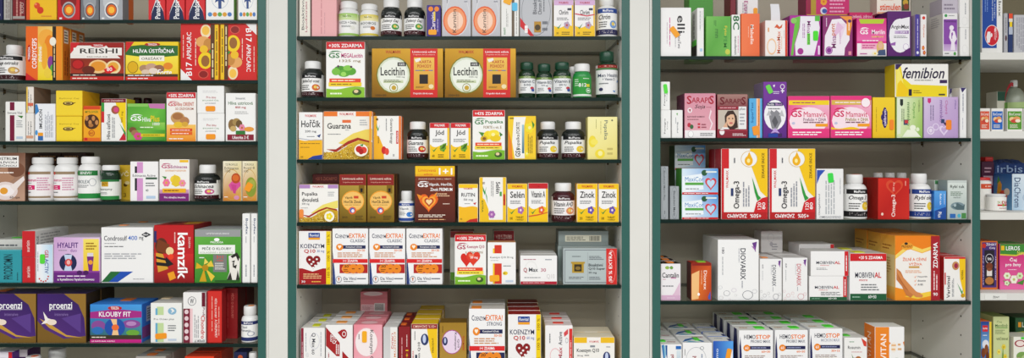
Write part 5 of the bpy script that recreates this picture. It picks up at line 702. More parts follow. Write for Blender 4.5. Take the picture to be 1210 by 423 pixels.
B('R0', 972, 1008, 18, '8c2a70', 'plum and white carton with orange corner and a violet seal', [p('f4ecf4', (.3, .1), (.62, .08), (.9, .3), (.9, .6), (.74, .8), (.72, .98), (.04, .98), (.06, .5)), p('f0d8ec', (.4, .2), (.8, .2), (.6, .6)), p('e8c0e0', (.5, .15), (.7, .3), (.3, .6)), t('Mina', .28, .50, .44, .80, '8a2a78', 90, 1), t('pent', .28, .2, .44, .49, 'd06a40', 90, 2), p('f0983c', (.56, .02), (.98, .02), (.98, .24), (.9, .5), (.8, .48), (.8, .14)), ln(.84, .16, .92, .46, 1, 'fff0e0', -90), e(.08, .76, .32, .95, '8a3090'), ring(.1, .78, .3, .93, 'd8a0d8', .2), e(.84, .1, .96, .18, '5a2060'), r(.86, .88, .96, .97, 'e890a0'), ln(.08, .06, .14, .3, 1, 'f0d8f0', -90), ln(.56, .3, .6, .7, 1, 'c890c0', 90)], d=.06, side='6a1c54', tp='7a2460')
mg = B('R0', 948, 1004, 19, 'c01c68', 'magenta carton close behind the lime and plum cartons', [r(0, 0, .2, 1, '8a1448')], y=.085, d=.07, tp='b01c60')
B('R0', 952.5, 1004, -12, 'd02470', 'magenta carton with yellow sun and disc raised over the lime carton', [r(0, 0, .22, 1, 'b89a28'), r(.0, .0, .1, 1, '9a1440'), flower(.32, .3, .48, .6, 'f0a820', 'e06a20', 7), e(.32, .66, .48, .94, 'e8e4f0'), e(.36, .72, .48, .9, '3a5ab0'), ln(.54, .2, .92, .9, 5, 'f4a8c8'), r(0, .94, 1, 1, 'c8a830')], y=.087, d=.06, on=mg, side='8a1448')
B('R0', 1003.5, 1034, 14.5, 'd02868', 'pink carton with white script behind the portrait carton', [t('zelená, zdravá', .1, .05, .92, .13, 'f8d8e4')], y=.075, d=.06, side='a01c50')
B('R0', 1012, 1048, 21.5, 'e0308c', 'hot pink carton with a lime tab and a blonde figure', [g(0, 0, 1, .6, 'd82480', 'ee6cae'), p('b8d030', (.06, .02), (.94, .02), (.88, .14), (.12, .14)), GS(.1, .24, .5, .42, 'ffffff', .7), t('Merilin', .5, .30, .95, .42, 'ffffff', 0, 1), t('HARMONY', .5, .46, .92, .51, 'f8e060'), ln(.18, .56, .8, .62, 1, 'fff0f8'), r(0, .66, 1, 1, 'f6eef0'), r(.14, .66, .7, .82, 'f4b0cc'), ln(.18, .69, .64, .8, 2, 'c02878'), p('e0b870', (.68, .94), (.66, .72), (.74, .61), (.84, .60), (.92, .7), (.9, .98)), e(.72, .64, .88, .80, 'e8b898'), p('40547a', (.66, .98), (.74, .84), (.96, .82), (.98, .98)), flower(.5, .86, .72, 1, 'f8f0d0', 'f0c820', 6), ln(.1, .9, .34, .97, 1, 'c060a0')], d=.06, side='b01c68', tp='c82478')
ag = B('R0', 1048.4, 1077, 13.2, '5a1a6c', 'dark purple carton with a white oval and black lettering', [e(.06, .16, 1.0, .92, 'f2f0f4'), p('f2f0f4', (.3, .2), (1, .12), (1, .8), (.6, .9)), r(.95, .0, 1, 1, '5a1a6c'), t('ArginMax', .14, .30, .92, .41, '26202c', 0, 2), g(.3, .43, .9, .5, 'd8c8e4', '8a50a8', '7a3a98', 'c8b0d8'), t('FORTE', .56, .44, .86, .49, 'ffffff'), ln(.26, .54, .88, .6, 2), p('9a60b0', (.1, .72), (.34, .68), (.32, .76), (.12, .76)), e(.66, .72, .9, .86, 'f8f4fa'), ring(.66, .72, .9, .86, 'a070b8', .1)], d=.07, side='48125a', tp='4c1460')
B('R0', 1036, 1076, -8, 'f2e8dc', 'cream carton with orange lettering lying on the purple oval carton', [t('stimulen', .08, .5, .72, .84, 'e8501c', 0, 3), r(.74, .2, .98, .86, '3a4a20'), e(.78, .3, .94, .6, 'c8a030'), e(.8, .5, .96, .8, '8a3a20'), r(0, .92, 1, 1, 'e8a880'), ln(.1, .2, .6, .36, 2, 'd8a080')], y=.05, d=.04, on=ag, side='d0c0b0')
B('R0', 1081.5, 1087, 17, '4a3a98', 'very slim violet carton between the purple and white cartons', [ln(.3, .1, .7, .85, 1, 'd8d0f0', -90), e(.2, .88, .8, .95, 'f0f0f8')], d=.05, side='c8b0c8', gap=.1)
B('R0', 1088, 1095, 17, 'f0ecea', 'very slim white carton with orange flowers and red mark', [e(.2, .04, .8, .12, 'd83828'), t('Gynex', .3, .24, .7, .56, 'e0784a', -90), flower(.1, .74, .7, .86, 'e0602c', 'f0c040', 5), flower(.3, .86, .9, .97, 'd04828', 'f0c040', 5)], d=.04, side='e4e0de', gap=.1)
fem = B('R0', 1114, 1132, 15.5, 'eceaea', 'white carton with violet panel and a pale female silhouette', [r(.02, .14, .98, .88, '8a4aa8'), g(.02, .72, .98, .88, 'b890c8', 'd0b8dc'), ln(.36, .04, .92, .07, 1), e(.08, .02, .28, .09, '3a9a50'), t('Femininus', .08, .16, .92, .21, '3a1a50'), e(.42, .28, .74, .40, 'efe6f2'), p('efe6f2', (.5, .38), (.8, .42), (.96, .6), (.8, .68), (.84, .86), (.5, .86), (.56, .68), (.4, .56)), p('8a4aa8', (.56, .46), (.66, .44), (.7, .56), (.58, .6)), e(.62, .50, .8, .62, 'f6f0f8'), ln(.1, .91, .5, .96, 1), e(.72, .90, .9, .98, '50a048')], d=.07, side='d4d0cc', tp='c0b8c8', sops=[ln(.2, .05, .8, .3, 5, 'a8a4a8')])
s1 = B('R0', 1134, 1146, 32.4, 'f1f0ee', 'tall slim white carton at the bottom of the stack by the cabinet side', [ln(.5, .06, .7, .5, 1, '90949c', -90), ring(.2, .6, .8, .9, 'd8d8d8', .06)], d=.08, gap=.6)
B('R0', 1133.6, 1146, -9, 'f1f0ee', 'tall slim white carton on top of the stack by the cabinet side', [ln(.5, .3, .7, .7, 1, '90949c', -90), ring(.2, .7, .8, .95, 'd8d8d8', .06)], d=.08, on=s1, gap=.6)
B('R0', 1113, 1132.4, -2, 'c4bcc8', 'lilac carton lying on top of the silhouette carton', [ln(.1, .3, .9, .8, 2, '8a8090')], y=.02, d=.06, on=fem, side='b8b0bc')
# second row
sa = [t('Femigro', .3, .3, .5, .85, '303038', 90, 1), t('5mg', .6, .4, .72, .7, '808488', 90)]
s1 = B('R1', 780.8, 793, 130, 'f2f2f0', 'small white carton at the bottom of the pair by the cabinet side', sa, d=.06)
B('R1', 780.8, 792, 96.5, 'f2f2f0', 'small white carton with green sticker stacked on another by the cabinet side', sa, on=s1, d=.06, st=[(.28, .08, .72, .42, '58e040', -.15)])
B('R1', 793.6, 807, 130, 'f1f1ef', 'small white carton with green leaf mark beside the stacked pair', [p('58a840', (.4, .12), (.56, .1), (.5, .2)), ln(.3, .26, .4, .56, 1, '9094a0', -90), t('Biofol', .46, .44, .6, .82, '707880', -90)], d=.06)
B('R1', 808.6, 846, 110.3, 'd890a0', 'dusty pink carton with red title and a white body line', [g(0, 0, 1, .84, 'd890a4', 'e4a8b4'), r(0, .83, 1, 1, 'f2eef0'), t('S', .06, .05, .22, .24, 'b01c34', 0, 3), t('ARAPI', .22, .09, .80, .21, 'b01c34', 0, 2), t('S', .80, .05, .95, .24, 'b01c34', 0, 3), t('Soja', .32, .25, .66, .36, '40242c', 0, 11), ln(.7, .3, .95, .32, 1, 'a03048'), e(.08, .32, .24, .44, 'f0e0e4'), p('a83048', (.12, .36), (.2, .35), (.17, .42)), t('RASTLINNÉ HORMÓNY', .08, .5, .66, .54, '5a2030'), ln(.08, .57, .6, .6, 1, '80404c'), p('f4e0e6', (.84, .36), (.88, .4), (.82, .55), (.92, .68), (.84, .82), (.8, .82), (.87, .68), (.78, .55)), e(.08, .66, .2, .76, 'c03048'), e(.16, .7, .28, .8, '3a6a40'), r(.42, .67, .5, .71, 'c82838'), r(.42, .74, .5, .78, 'c82838'), ln(.54, .67, .74, .79, 2, 'a05060'), e(.1, .84, .28, .99, 'fafafa'), ring(.1, .84, .28, .99, 'b0a8b0', .1), ln(.5, .88, .94, .96, 2)], d=.09, side='6a2848', tp='a85a70')
B('R1', 847, 884, 111.3, '8a1c30', 'dark red carton with a smiling dark-haired portrait', [g(0, 0, 1, .36, 'a88078', '7a2030'), t('S', .08, .06, .24, .24, '6a0c1c', 0, 3), t('ARAPI', .24, .10, .80, .21, '701022', 0, 2), t('S', .80, .06, .94, .24, '6a0c1c', 0, 3), r(.02, .28, .7, .34, '9a1830'), ln(.08, .295, .66, .325, 1, 'f0d0d8'), r(.02, .36, .70, .80, 'c8bcae'), p('3a241c', (.26, .74), (.24, .5), (.34, .38), (.52, .37), (.64, .5), (.68, .76), (.56, .8), (.3, .8)), e(.30, .42, .58, .74, 'e4b898'), p('3a241c', (.29, .52), (.4, .4), (.58, .46), (.44, .46)), e(.36, .54, .41, .57, '2a1c18'), e(.48, .54, .53, .57, '2a1c18'), e(.39, .64, .51, .68, 'c86060'), p('f0f0f0', (.1, .8), (.26, .7), (.4, .8)), p('e0b090', (.18, .76), (.3, .62), (.34, .76)), r(.70, .28, .96, .80, 'ececec'), t('plus', .73, .30, .92, .38, '50505a'), ln(.74, .42, .92, .72, 4, 'a0a0a8'), e(.06, .78, .24, .94, 'f4f0f0'), ring(.06, .78, .24, .94, '8a8088', .1), r(.02, .82, 1, .84, 'b04050'), ln(.5, .89, .95, .96, 2, 'f4e0e4')], d=.08, side='6a1424', tp='b84038')
B('R1', 885, 901, 116.2, '5ab0e4', 'narrow sky blue carton with an orange stripe and orange sticker', [r(.55, 0, .84, 1, 'f0a060'), r(.58, 0, .66, 1, 'f4d8c0'), t('SuperTest', .12, .1, .36, .62, '1c5a9a', 90, 1), ln(.68, .1, .8, .7, 1, 'c86a20', 90)], st=[(.24, .70, .76, .93, 'f59a2c', -.2)], d=.035, side='3a90cc')
B('R1', 901.6, 930, 96.6, '6a2c90', 'purple carton with a white disc of dancing figures and green sticker', [g(0, 0, 1, 1, '7a38a0', '5a2484'), e(.02, .32, .98, .86, 'f2f0f4'), p('8a8a90', (.24, .62), (.32, .5), (.46, .54), (.56, .5), (.72, .56), (.78, .7), (.6, .84), (.36, .84)), p('5a5a60', (.36, .7), (.5, .6), (.64, .72), (.5, .82)), p('c0c0c4', (.12, .6), (.24, .5), (.34, .6)), p('c0c0c4', (.66, .6), (.8, .5), (.9, .62)), r(.14, .37, .84, .43, '2a2a5a'), t('Fertilo', .18, .38, .46, .42, 'ffffff'), t('Blend', .52, .38, .8, .42, 'd8a8e0'), ln(.2, .46, .8, .5, 1), ring(.72, .04, .92, .13, 'f4f0f8', .25), r(.80, .12, .84, .20, 'f4f0f8'), r(.75, .15, .9, .17, 'f4f0f8'), p('f4f0f8', (.4, .06), (.5, .05), (.46, .1)), ln(.42, .16, .7, .22, 2, 'e0d0f0'), p('c0a0e0', (.3, .92), (.5, .82), (.7, .92), (.5, .9)), r(.2, .92, .62, .99, '2040a0'), r(.64, .92, .8, .98, '40205a')], st=[(.14, .05, .35, .21, '70d850', -.45)], d=.075, side='8a7a98', tp='502078')
B('R1', 931, 980.8, 113.5, 'ee6aa0', 'pink vitamin carton with a plain yellow band', mamavit('f4d41c', False), d=.06, side='d02c70', tp='e0407c')
B('R1', 981.4, 1030.2, 113.2, 'ee6aa0', 'pink vitamin carton with a gold band and round badge', mamavit('dcb850', True), d=.06, side='d02c70', tp='e0407c')
ca = B('R1', 1031, 1058, 115, 'f2cc22', 'yellow carton with a dark blue badge and orange sticker', [g(0, 0, 1, 1, 'f4d22c', 'ecc01c'), e(.42, .24, .66, .76, '30246a'), r(.42, .34, .66, .66, '30246a'), t('calibrum', .48, .30, .60, .70, 'f0e0f8', 90, 2), ln(.12, .2, .18, .85, 1, 'b09010', 90), e(.36, .42, .46, .56, '30246a')], st=[(.76, .55, .94, .80, 'f58a2c')], d=.06, side='d8b018', tp='e8c838')
B('R1', 1059.2, 1090.6, 115, 'b4d07c', 'lime and white carton with a lettered print and mother drawing', [g(0, 0, 1, 1, 'e8f0d8', 'b8d47c', '8cbc48', 'd8e8b8'), r(0, 0, .14, 1, 'e4ecd4'), p('26302a', (.12, .04), (.24, .04), (.24, .18), (.18, .22), (.12, .18)), t('Chytré', .60, .12, .72, .52, '4a9a34', -90, 1), t('miminko', .40, .12, .52, .7, '3a6a34', -90, 1), r(.26, .55, .42, .68, '3a4a6a'), r(.3, .56, .44, .64, 'c83c40'), ln(.16, .28, .3, .66, 2, '7a8a6a', -90), t('VÝŽIVA', .84, .06, .9, .36, '40503a', -90), e(.5, .68, .74, .82, 'f0f6e0'), p('f0f6e0', (.2, .98), (.4, .8), (.7, .8), (.94, .98)), e(.74, .74, .88, .84, 'e4f0cc'), e(.0, .9, .2, .98, 'd8e8b0')], d=.06, side='9cc060')
B('R1', 1091.4, 1132.6, 114.5, 'c8b0d8', 'lilac carton with a heart flower print and orange sticker', [g(0, 0, 1, 1, 'd8c8e4', 'c4a8d4', 'b898cc', 'c8b0d8'), p('d0307a', (.1, .03), (.2, .03), (.2, .12), (.15, .16), (.1, .12)), t('Chytré', .60, .08, .70, .42, 'b85a98', -90, 1), t('miminko', .46, .08, .56, .62, '7a4a98', -90, 1), r(.5, .54, .60, .64, '30406a'), heart(.58, .62, .72, .72, '40305a'), ln(.16, .2, .3, .6, 2, '8a78a0', -90), t('VÝŽIVA', .9, .06, .95, .3, '6a50a0', -90), ring(.08, .72, .3, .92, 'e8dcf0', .3), e(.14, .77, .24, .87, 'e8dcf0'), ring(.24, .64, .44, .82, 'e0d0ec', .3), heart(.44, .7, .72, .96, 'e4d4f0'), heart(.5, .74, .66, .9, 'c4a8d8')], st=[(.64, .56, .80, .80, 'f58a2c')], d=.035, side='a888bc')
B('R1', 1057.4, 1121, 75.5, 'f4f2ec', 'white and yellow carton lying on the yellow and lime cartons', [p('f0d820', (.0, .1), (.1, .05), (.14, .4), (.3, .62), (.98, .66), (.98, .99), (.01, .99)), p('f8ea70', (.02, .1), (.06, .08), (.14, .5), (.2, .98), (.02, .98)), p('3a2458', (.0, .0), (.13, .0), (.04, .16), (0, .16)), p('f4cc10', (.04, .6), (.1, .48), (.16, .62), (.26, .8), (.2, .98), (.02, .98)), t('femibion', .13, .10, .93, .44, '241c3c', 0, 12), t('1', .25, .76, .31, .96, '241c3c', 0, 3), ln(.36, .46, .74, .52, 1, '90908a'), r(.84, .48, .98, .58, '3a2458'), ln(.34, .78, .5, .9, 2, '8a7a20'), r(.82, .90, .94, .95, '4a4a30')], y=.012, d=.055, on=ca, side='e0c820', tp='e8e4dc')
B('R1', 1134.4, 1142.2, 103.5, 'efefee', 'tall slim white carton with a navy corner at the end of the pink shelf', [p('3a3068', (0, .0), (1, 0), (.3, .1)), ln(.3, .12, .6, .5, 1, '707890', -90), ln(.3, .6, .5, .9, 1, 'b0b4c0', -90)], d=.05, gap=.15)
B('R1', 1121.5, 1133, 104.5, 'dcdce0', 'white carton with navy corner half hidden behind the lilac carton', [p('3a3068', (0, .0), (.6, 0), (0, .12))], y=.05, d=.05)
# third row
B('R2', 780.8, 790, 196.5, 'a2a8ac', 'tall narrow grey carton by the cabinet side', [t('Bioaktivní Marin Plus', .34, .08, .58, .64, '40464c', -90), ln(.4, .84, .6, .93, 1, '50565c', -90), ring(.04, .01, .96, .99, '7a8086', .03)], d=.07, side='8a9094')
B('R2', 791.4, 802.6, 220, 'a2a8ac', 'short narrow grey carton beside the tall grey one', [t('Bioaktivní Marin', .36, .14, .6, .9, '40464c', -90), ring(.04, .01, .96, .99, '7a8086', .03)], d=.05, side='8a9094')
s1 = B('R2', 805.4, 849, 230, 'd4e8f6', 'blue and white heart carton at the bottom of its stack', maxicor(), d=.07, side='3f9a34', tp='5aa848')
B('R2', 805.4, 849, 199, 'd4e8f6', 'blue and white heart carton on top of its stack', maxicor(), on=s1, d=.07, side='3f9a34', tp='5aa848')
s1 = B('R2', 797, 834, 201, '4a6a50', 'green-sided heart carton in the shade behind the heart stack', maxicor(), y=.13, d=.07, side='2a5a28')  # shade behind the stack put into darker body and side colours
B('R2', 797, 834, 171.5, 'd4e8f6', 'blue and white heart carton raised at the back above the stack', maxicor(), y=.13, d=.07, on=s1, side='2a5a28')  # side green darkened likewise to stand for shade
B('R2', 852, 907.6, 175.6, 'f4f2ee', 'tall Omega-3 box with a yellow drop beside the heart cartons', omega(), d=.06, side='b81c22', tp='c01c22', n=2)
B('R2', 908.6, 963.8, 175.6, 'f4f2ee', 'tall Omega-3 box with a yellow drop beside the plain white carton', omega(), d=.06, side='b81c22', tp='c01c22', n=2)
B('R2', 964.6, 997, 199.5, 'eeeeed', 'plain white carton with a blue corner and green sticker', [p('2c50b4', (0, .02), (.32, .02), (.12, .14), (0, .3)), t('OmegaDefend', .05, .50, .14, .92, '70747c', 90), ln(.3, .2, .7, .9, 4, 'b0b4b8', 90), t('OMEGADEFEND', .1, .935, .92, .975, '8a8e94'), ln(.86, .1, .92, .5, 1, 'b0b4b8', 90)], st=[(.42, .08, .62, .27, '40dc50', -.1)], d=.055, side='d8d8d6', tp='dededc')
Bt('R2', 998.6, 1026.5, 206, 216.5, 1000.5, 1018.5, 'wp', 'white bottle with black-banded label beside the plain white carton', (.16, .93), WH, mph('Omega 3', 'e8c020', '18181a', '18181a', 'rybí olej'), capdot='e85a28')
B('R2', 1037.4, 1075, 210.5, 'c82018', 'red Omega-3 carton with orange heart outline', [g(0, 0, 1, 1, 'd82c1c', 'c41c14', 'd0281c', 'b81812'), heart(.24, .04, .8, .46, 'd84a2c'), heart(.32, .1, .74, .40, 'cc2418'), t('Omega-3', .42, .40, .58, .94, 'fbe8e0', 90, 2), t('500 mg', .46, .1, .54, .32, 'f0b8a8', 90), ln(.84, .06, .92, .18, 1, 'f0a090', 90), e(.08, .84, .16, .91, 'f0d0c0')], d=.055, side='9c140e', tp='b01c14', n=2)
Bt('R2', 1076, 1102, 205, 216.5, 1077, 1093.5, 'wp', 'white bottle with navy label and yellow fish-oil capsules', (.16, .93), WH, mph('Rybí olej', 'e8c828', '24408a', '24408a'))
for a, lb in ((1036, 'white capped bottle behind the red carton, nearest the black-banded bottle'), (1050, 'white capped bottle in the middle of the three behind the red carton'), (1064, 'white capped bottle behind the red carton, nearest the navy-label bottle')):
    Bt('R2', a-4, a+10, 204, 213, a-2, a+8.5, 'wp', lb, None, y=.17, capdot='e88a48' if a == 1036 else None)
B('R2', 1103.6, 1118.6, 225.5, '3a8ad8', 'bright blue carton with white vertical lettering', [g(0, 0, 1, .6, '5aa4e4', '3a80d0'), t('Rybí tuk', .4, .1, .6, .5, 'f0f8ff', -90), p('1c4a98', (0, .7), (1, .56), (1, 1), (0, 1)), t('Plus', .3, .74, .6, .94, 'ffffff', -90), ln(.8, .1, .9, .5, 1, 'd8e8f8', -90)], d=.04, side='2a6ab8')
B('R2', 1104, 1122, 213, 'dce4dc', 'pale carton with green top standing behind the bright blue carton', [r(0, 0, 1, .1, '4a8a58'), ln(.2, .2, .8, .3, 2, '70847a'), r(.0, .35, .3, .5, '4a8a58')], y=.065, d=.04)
B('R2', 1119.4, 1143, 213, 'c0cac4', 'grey green fish-oil carton at the end of the Omega-3 shelf', [g(0, 0, 1, 1, 'dce4de', 'a8b8b4'), r(0, 0, 1, .06, 'c8d0cc'), t('Rybí tuk', .12, .12, .88, .22, '26342e', 0, 2), ln(.14, .28, .86, .4, 3, '4a6a50'), t('KAPSULY', .3, .42, .7, .46, '4a5a54'), e(.14, .56, .88, .76, '7a9098'), p('50686e', (.2, .68), (.5, .58), (.8, .66), (.9, .6), (.86, .76), (.5, .76)), e(.3, .6, .44, .68, 'a8bcc0'), r(.1, .86, .4, .97, '2c6ab4'), e(.5, .86, .68, .96, '48b0c8'), r(.72, .84, .96, .98, '4a8a48')], d=.045, side='98a8a4')
# fourth row
can = [t('Cantalin', .04, .24, .92, .38, '26262e', 0, 2), e(.2, .06, .42, .15, '98b850'), e(.44, .06, .62, .15, '70a048'), ln(.08, .41, .3, .44, 1, 'c05080'), ln(.5, .36, .9, .42, 1, 'd078a8'), ln(.06, .58, .9, .64, 1), p('e0c0d4', (.4, .98), (.7, .78), (.98, .5), (.98, .98)), r(0, .86, 1, 1, 'd8b0cc'), ln(.3, .92, .9, .95, 1, 'f4e8f0')]
B('R3', 780.8, 804.6, 311.6, 'efecee', 'white and mauve carton with dark top and orange sticker', can, d=.06, side='d8c8d0', tp='2c2020', n=3, tst=(.36, .2, .74, .8, 'f58a38'))
B('R3', 816.5, 841, 310.6, 'c8481c', 'orange brown carton with green top sticker', [g(0, 0, 1, 1, '9a2814', 'd0501c', 'b03818', 'e87a24'), p('f4c080', (0, .3), (.4, .2), (.36, .96), (0, .99)), r(0, 0, 1, .07, '8a1c14'), t('Diorex', .62, .2, .78, .72, 'fbe8dc', -90, 2), ln(.48, .2, .54, .6, 1, 'f4c8a0', -90), e(.3, .8, .42, .88, 'ffffff'), p('4a5ab0', (.84, .9), (.96, .76), (.98, .98), (.86, .98))], d=.05, side='4a1a14', tp='b02a18', tst=(.36, .2, .8, .8, '90d83c'))
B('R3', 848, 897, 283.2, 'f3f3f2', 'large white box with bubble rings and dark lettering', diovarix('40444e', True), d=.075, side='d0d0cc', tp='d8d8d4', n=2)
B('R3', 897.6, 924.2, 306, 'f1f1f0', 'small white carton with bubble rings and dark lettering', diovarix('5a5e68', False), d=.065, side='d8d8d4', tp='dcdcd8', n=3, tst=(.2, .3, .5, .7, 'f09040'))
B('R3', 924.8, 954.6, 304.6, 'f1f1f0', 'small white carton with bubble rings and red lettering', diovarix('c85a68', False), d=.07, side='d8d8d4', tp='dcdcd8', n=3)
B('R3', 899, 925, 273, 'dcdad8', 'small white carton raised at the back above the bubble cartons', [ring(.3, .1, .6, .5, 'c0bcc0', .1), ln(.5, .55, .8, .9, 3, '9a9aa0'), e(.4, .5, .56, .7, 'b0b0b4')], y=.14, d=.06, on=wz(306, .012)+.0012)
s1 = B('R3', 956, 1001.4, 326.3, 'f3f2f1', 'white carton with green foot band and red end at the stack bottom', mobi('', False, True), d=.07, side='dcdad8', tp='dcdad8')
B('R3', 957.8, 1003, 296.8, 'f3f2f1', 'white carton with red end and no foot band on the stack top', mobi('', False, False), on=s1, d=.075, side='dcdad8', tp='d4d4d0')
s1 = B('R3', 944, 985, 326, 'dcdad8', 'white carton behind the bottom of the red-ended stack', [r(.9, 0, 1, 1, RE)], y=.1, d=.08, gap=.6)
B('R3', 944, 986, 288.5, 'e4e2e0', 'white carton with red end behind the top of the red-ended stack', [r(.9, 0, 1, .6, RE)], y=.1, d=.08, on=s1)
B('R3', 1003.8, 1048, 299.5, 'f4f3f2', 'white carton with red top band and green foot band', mobi('', True, True, False), d=.075, side='dcdad8', tp='d8d6d2', n=2, tst=(.2, .3, .5, .8, 'e8e83c'))
leg = [g(0, 0, 1, .3, 'f09020', 'f4b030'), p('f08418', (0, 0), (1, 0), (1, .16), (.6, .2), (.3, .12), (0, .3)), p('f8d868', (0, .3), (.3, .13), (.6, .21), (1, .12), (1, .15), (.6, .26), (.3, .19), (0, .36)), p('f4f0ea', (0, .36), (.3, .2), (.6, .27), (.8, .22), (.8, .92), (0, .8)), p('f0901c', (0, .8), (.2, .86), (.5, .94), (.8, .9), (.8, 1), (0, 1)), p('f8d040', (.2, .94), (.5, .9), (.8, .86), (.8, .93), (.5, .98)), e(.12, .1, .4, .22, 'f0a030'), t('PREVENT', .14, .145, .38, .185, '5a2a00', 0, 1), e(.2, .1, .28, .14, '302820'), t('ŽILNÍ A CÉVNÍ', .16, .33, .70, .39, 'e8641c', 0, 2), t('VÝŽIVA', .30, .41, .60, .46, 'e8641c', 0, 2), r(.3, .47, .54, .5, 'd0a050'), ln(.22, .53, .64, .58, 2, 'e8a070'), t('Hesperidin', .5, .62, .72, .65, '50505a'), t('diosmin', .5, .68, .68, .71, '50505a'), t('A+B5', .5, .74, .62, .77, '50505a'), check(.42, .61, .48, .655, 'e87a28'), check(.42, .67, .48, .715, 'e87a28'), check(.42, .73, .48, .775, 'e87a28'),
       p('c87a40', (.02, .5), (.12, .56), (.2, .68), (.3, .84), (.4, .92), (.34, .96), (.24, .92), (.14, .78), (.02, .68)), p('d88c50', (.02, .5), (.14, .62), (.3, .74), (.46, .86), (.62, .92), (.6, .955), (.46, .95), (.3, .86), (.16, .74), (.02, .6)), p('b86a34', (.02, .56), (.16, .72), (.3, .86), (.22, .82), (.08, .68)), r(.80, .0, 1, 1, 'a81c28'), t('ZDARMA', .85, .1, .95, .5, 'ffffff', 90, 2), ln(.84, .54, .96, .84, 2, 'f0d0d0', 90), t('90', .85, .88, .95, .93, 'ffffff')]
B('R3', 1057.4, 1111, 278.5, 'f09a24', 'orange and white box with a pair of bare legs', leg, d=.075, side='f0d898', tp='f09424', n=3, sops=[g(0, 0, 1, .3, 'f0a030', 'f4c860'), ln(.1, .14, .8, .24, 2, 'b06a20'), ln(.1, .34, .8, .6, 6, 'c8a060'), g(0, .8, 1, 1, 'f4c860', 'f09020')])
B('R3', 1115.4, 1141.4, 303.6, 'f3f1ec', 'white carton with yellow right strip, green tick and red edge', [r(0, 0, 1, .04, RE), p('f4c818', (.7, .04), (1, .04), (1, .98), (.86, .74), (.74, .5)), t('Varixinal', .10, .44, .26, .95, '202428', 90, 2), r(0, .36, .06, .64, RE), e(.36, .1, .7, .3, 'c8905a'), e(.46, .14, .64, .26, 'a02848'), p('2f9a3a', (.6, .6), (.84, .8), (.9, .74), (.84, .88)), t('NOVINKA', .8, .3, .9, .52, '4a3a00', 90), ln(.34, .4, .46, .92, 2, '8a8e94', 90), e(.78, .84, .96, .94, 'c89a10')], d=.05, side='b82028', tp='c82830', n=2)
# lowest row
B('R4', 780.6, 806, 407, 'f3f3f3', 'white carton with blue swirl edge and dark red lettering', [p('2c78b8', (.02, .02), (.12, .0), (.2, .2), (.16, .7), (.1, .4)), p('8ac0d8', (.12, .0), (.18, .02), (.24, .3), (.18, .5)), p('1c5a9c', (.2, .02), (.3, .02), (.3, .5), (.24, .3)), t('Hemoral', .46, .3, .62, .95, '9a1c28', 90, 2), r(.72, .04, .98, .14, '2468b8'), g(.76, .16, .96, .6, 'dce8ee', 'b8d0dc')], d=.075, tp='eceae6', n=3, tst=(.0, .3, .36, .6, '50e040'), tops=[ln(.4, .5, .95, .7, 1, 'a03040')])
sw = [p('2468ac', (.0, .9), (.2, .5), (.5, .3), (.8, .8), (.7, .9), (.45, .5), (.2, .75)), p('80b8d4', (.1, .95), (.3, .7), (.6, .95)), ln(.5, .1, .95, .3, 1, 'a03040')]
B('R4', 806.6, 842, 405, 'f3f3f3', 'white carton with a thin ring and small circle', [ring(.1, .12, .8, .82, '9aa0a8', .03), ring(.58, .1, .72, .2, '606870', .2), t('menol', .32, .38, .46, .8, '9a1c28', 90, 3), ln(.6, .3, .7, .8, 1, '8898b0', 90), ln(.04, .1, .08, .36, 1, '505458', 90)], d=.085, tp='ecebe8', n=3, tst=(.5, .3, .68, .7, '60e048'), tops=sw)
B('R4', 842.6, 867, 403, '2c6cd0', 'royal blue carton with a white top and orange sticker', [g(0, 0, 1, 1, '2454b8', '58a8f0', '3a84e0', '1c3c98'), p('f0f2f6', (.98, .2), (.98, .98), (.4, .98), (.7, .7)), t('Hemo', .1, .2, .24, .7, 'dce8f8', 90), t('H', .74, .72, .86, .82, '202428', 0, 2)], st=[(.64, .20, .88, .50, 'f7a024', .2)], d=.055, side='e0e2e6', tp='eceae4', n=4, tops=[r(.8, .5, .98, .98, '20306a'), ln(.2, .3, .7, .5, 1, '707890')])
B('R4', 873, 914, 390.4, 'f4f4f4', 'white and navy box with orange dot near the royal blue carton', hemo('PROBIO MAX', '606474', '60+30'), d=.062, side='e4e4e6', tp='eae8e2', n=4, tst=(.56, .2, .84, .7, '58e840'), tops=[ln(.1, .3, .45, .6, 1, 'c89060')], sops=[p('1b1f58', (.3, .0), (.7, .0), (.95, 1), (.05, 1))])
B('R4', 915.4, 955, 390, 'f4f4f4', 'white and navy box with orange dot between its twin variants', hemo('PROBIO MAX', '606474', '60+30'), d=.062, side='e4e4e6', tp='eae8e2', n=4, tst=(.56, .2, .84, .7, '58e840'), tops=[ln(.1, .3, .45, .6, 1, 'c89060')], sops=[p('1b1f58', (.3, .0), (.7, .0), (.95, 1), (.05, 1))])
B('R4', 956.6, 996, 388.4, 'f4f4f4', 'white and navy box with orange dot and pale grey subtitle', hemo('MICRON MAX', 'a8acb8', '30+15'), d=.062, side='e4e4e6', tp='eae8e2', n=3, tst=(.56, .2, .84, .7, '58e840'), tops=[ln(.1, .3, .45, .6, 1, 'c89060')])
B('R4', 997.6, 1025, 399, 'f2f1ee', 'white carton with brown nuts and a red corner', [t('Rosumin', .14, .2, .7, .28, '303038', 0, 1), ln(.2, .08, .5, .12, 1, '50905a'), ln(.3, .34, .86, .37, 1, 'c86a70'), p('d8402c', (.74, .0), (.98, .1), (.98, .22), (.86, .2)), e(.3, .5, .56, .66, '9a5a28'), e(.46, .46, .76, .64, 'b87038'), e(.6, .52, .9, .68, '8a4a20'), p('5a8a3a', (.3, .4), (.42, .54), (.38, .56)), r(0, .78, 1, 1, 'e8dcd0')], d=.06, tp='e4e2de', n=3, tst=(.1, .3, .4, .7, '60d848'))
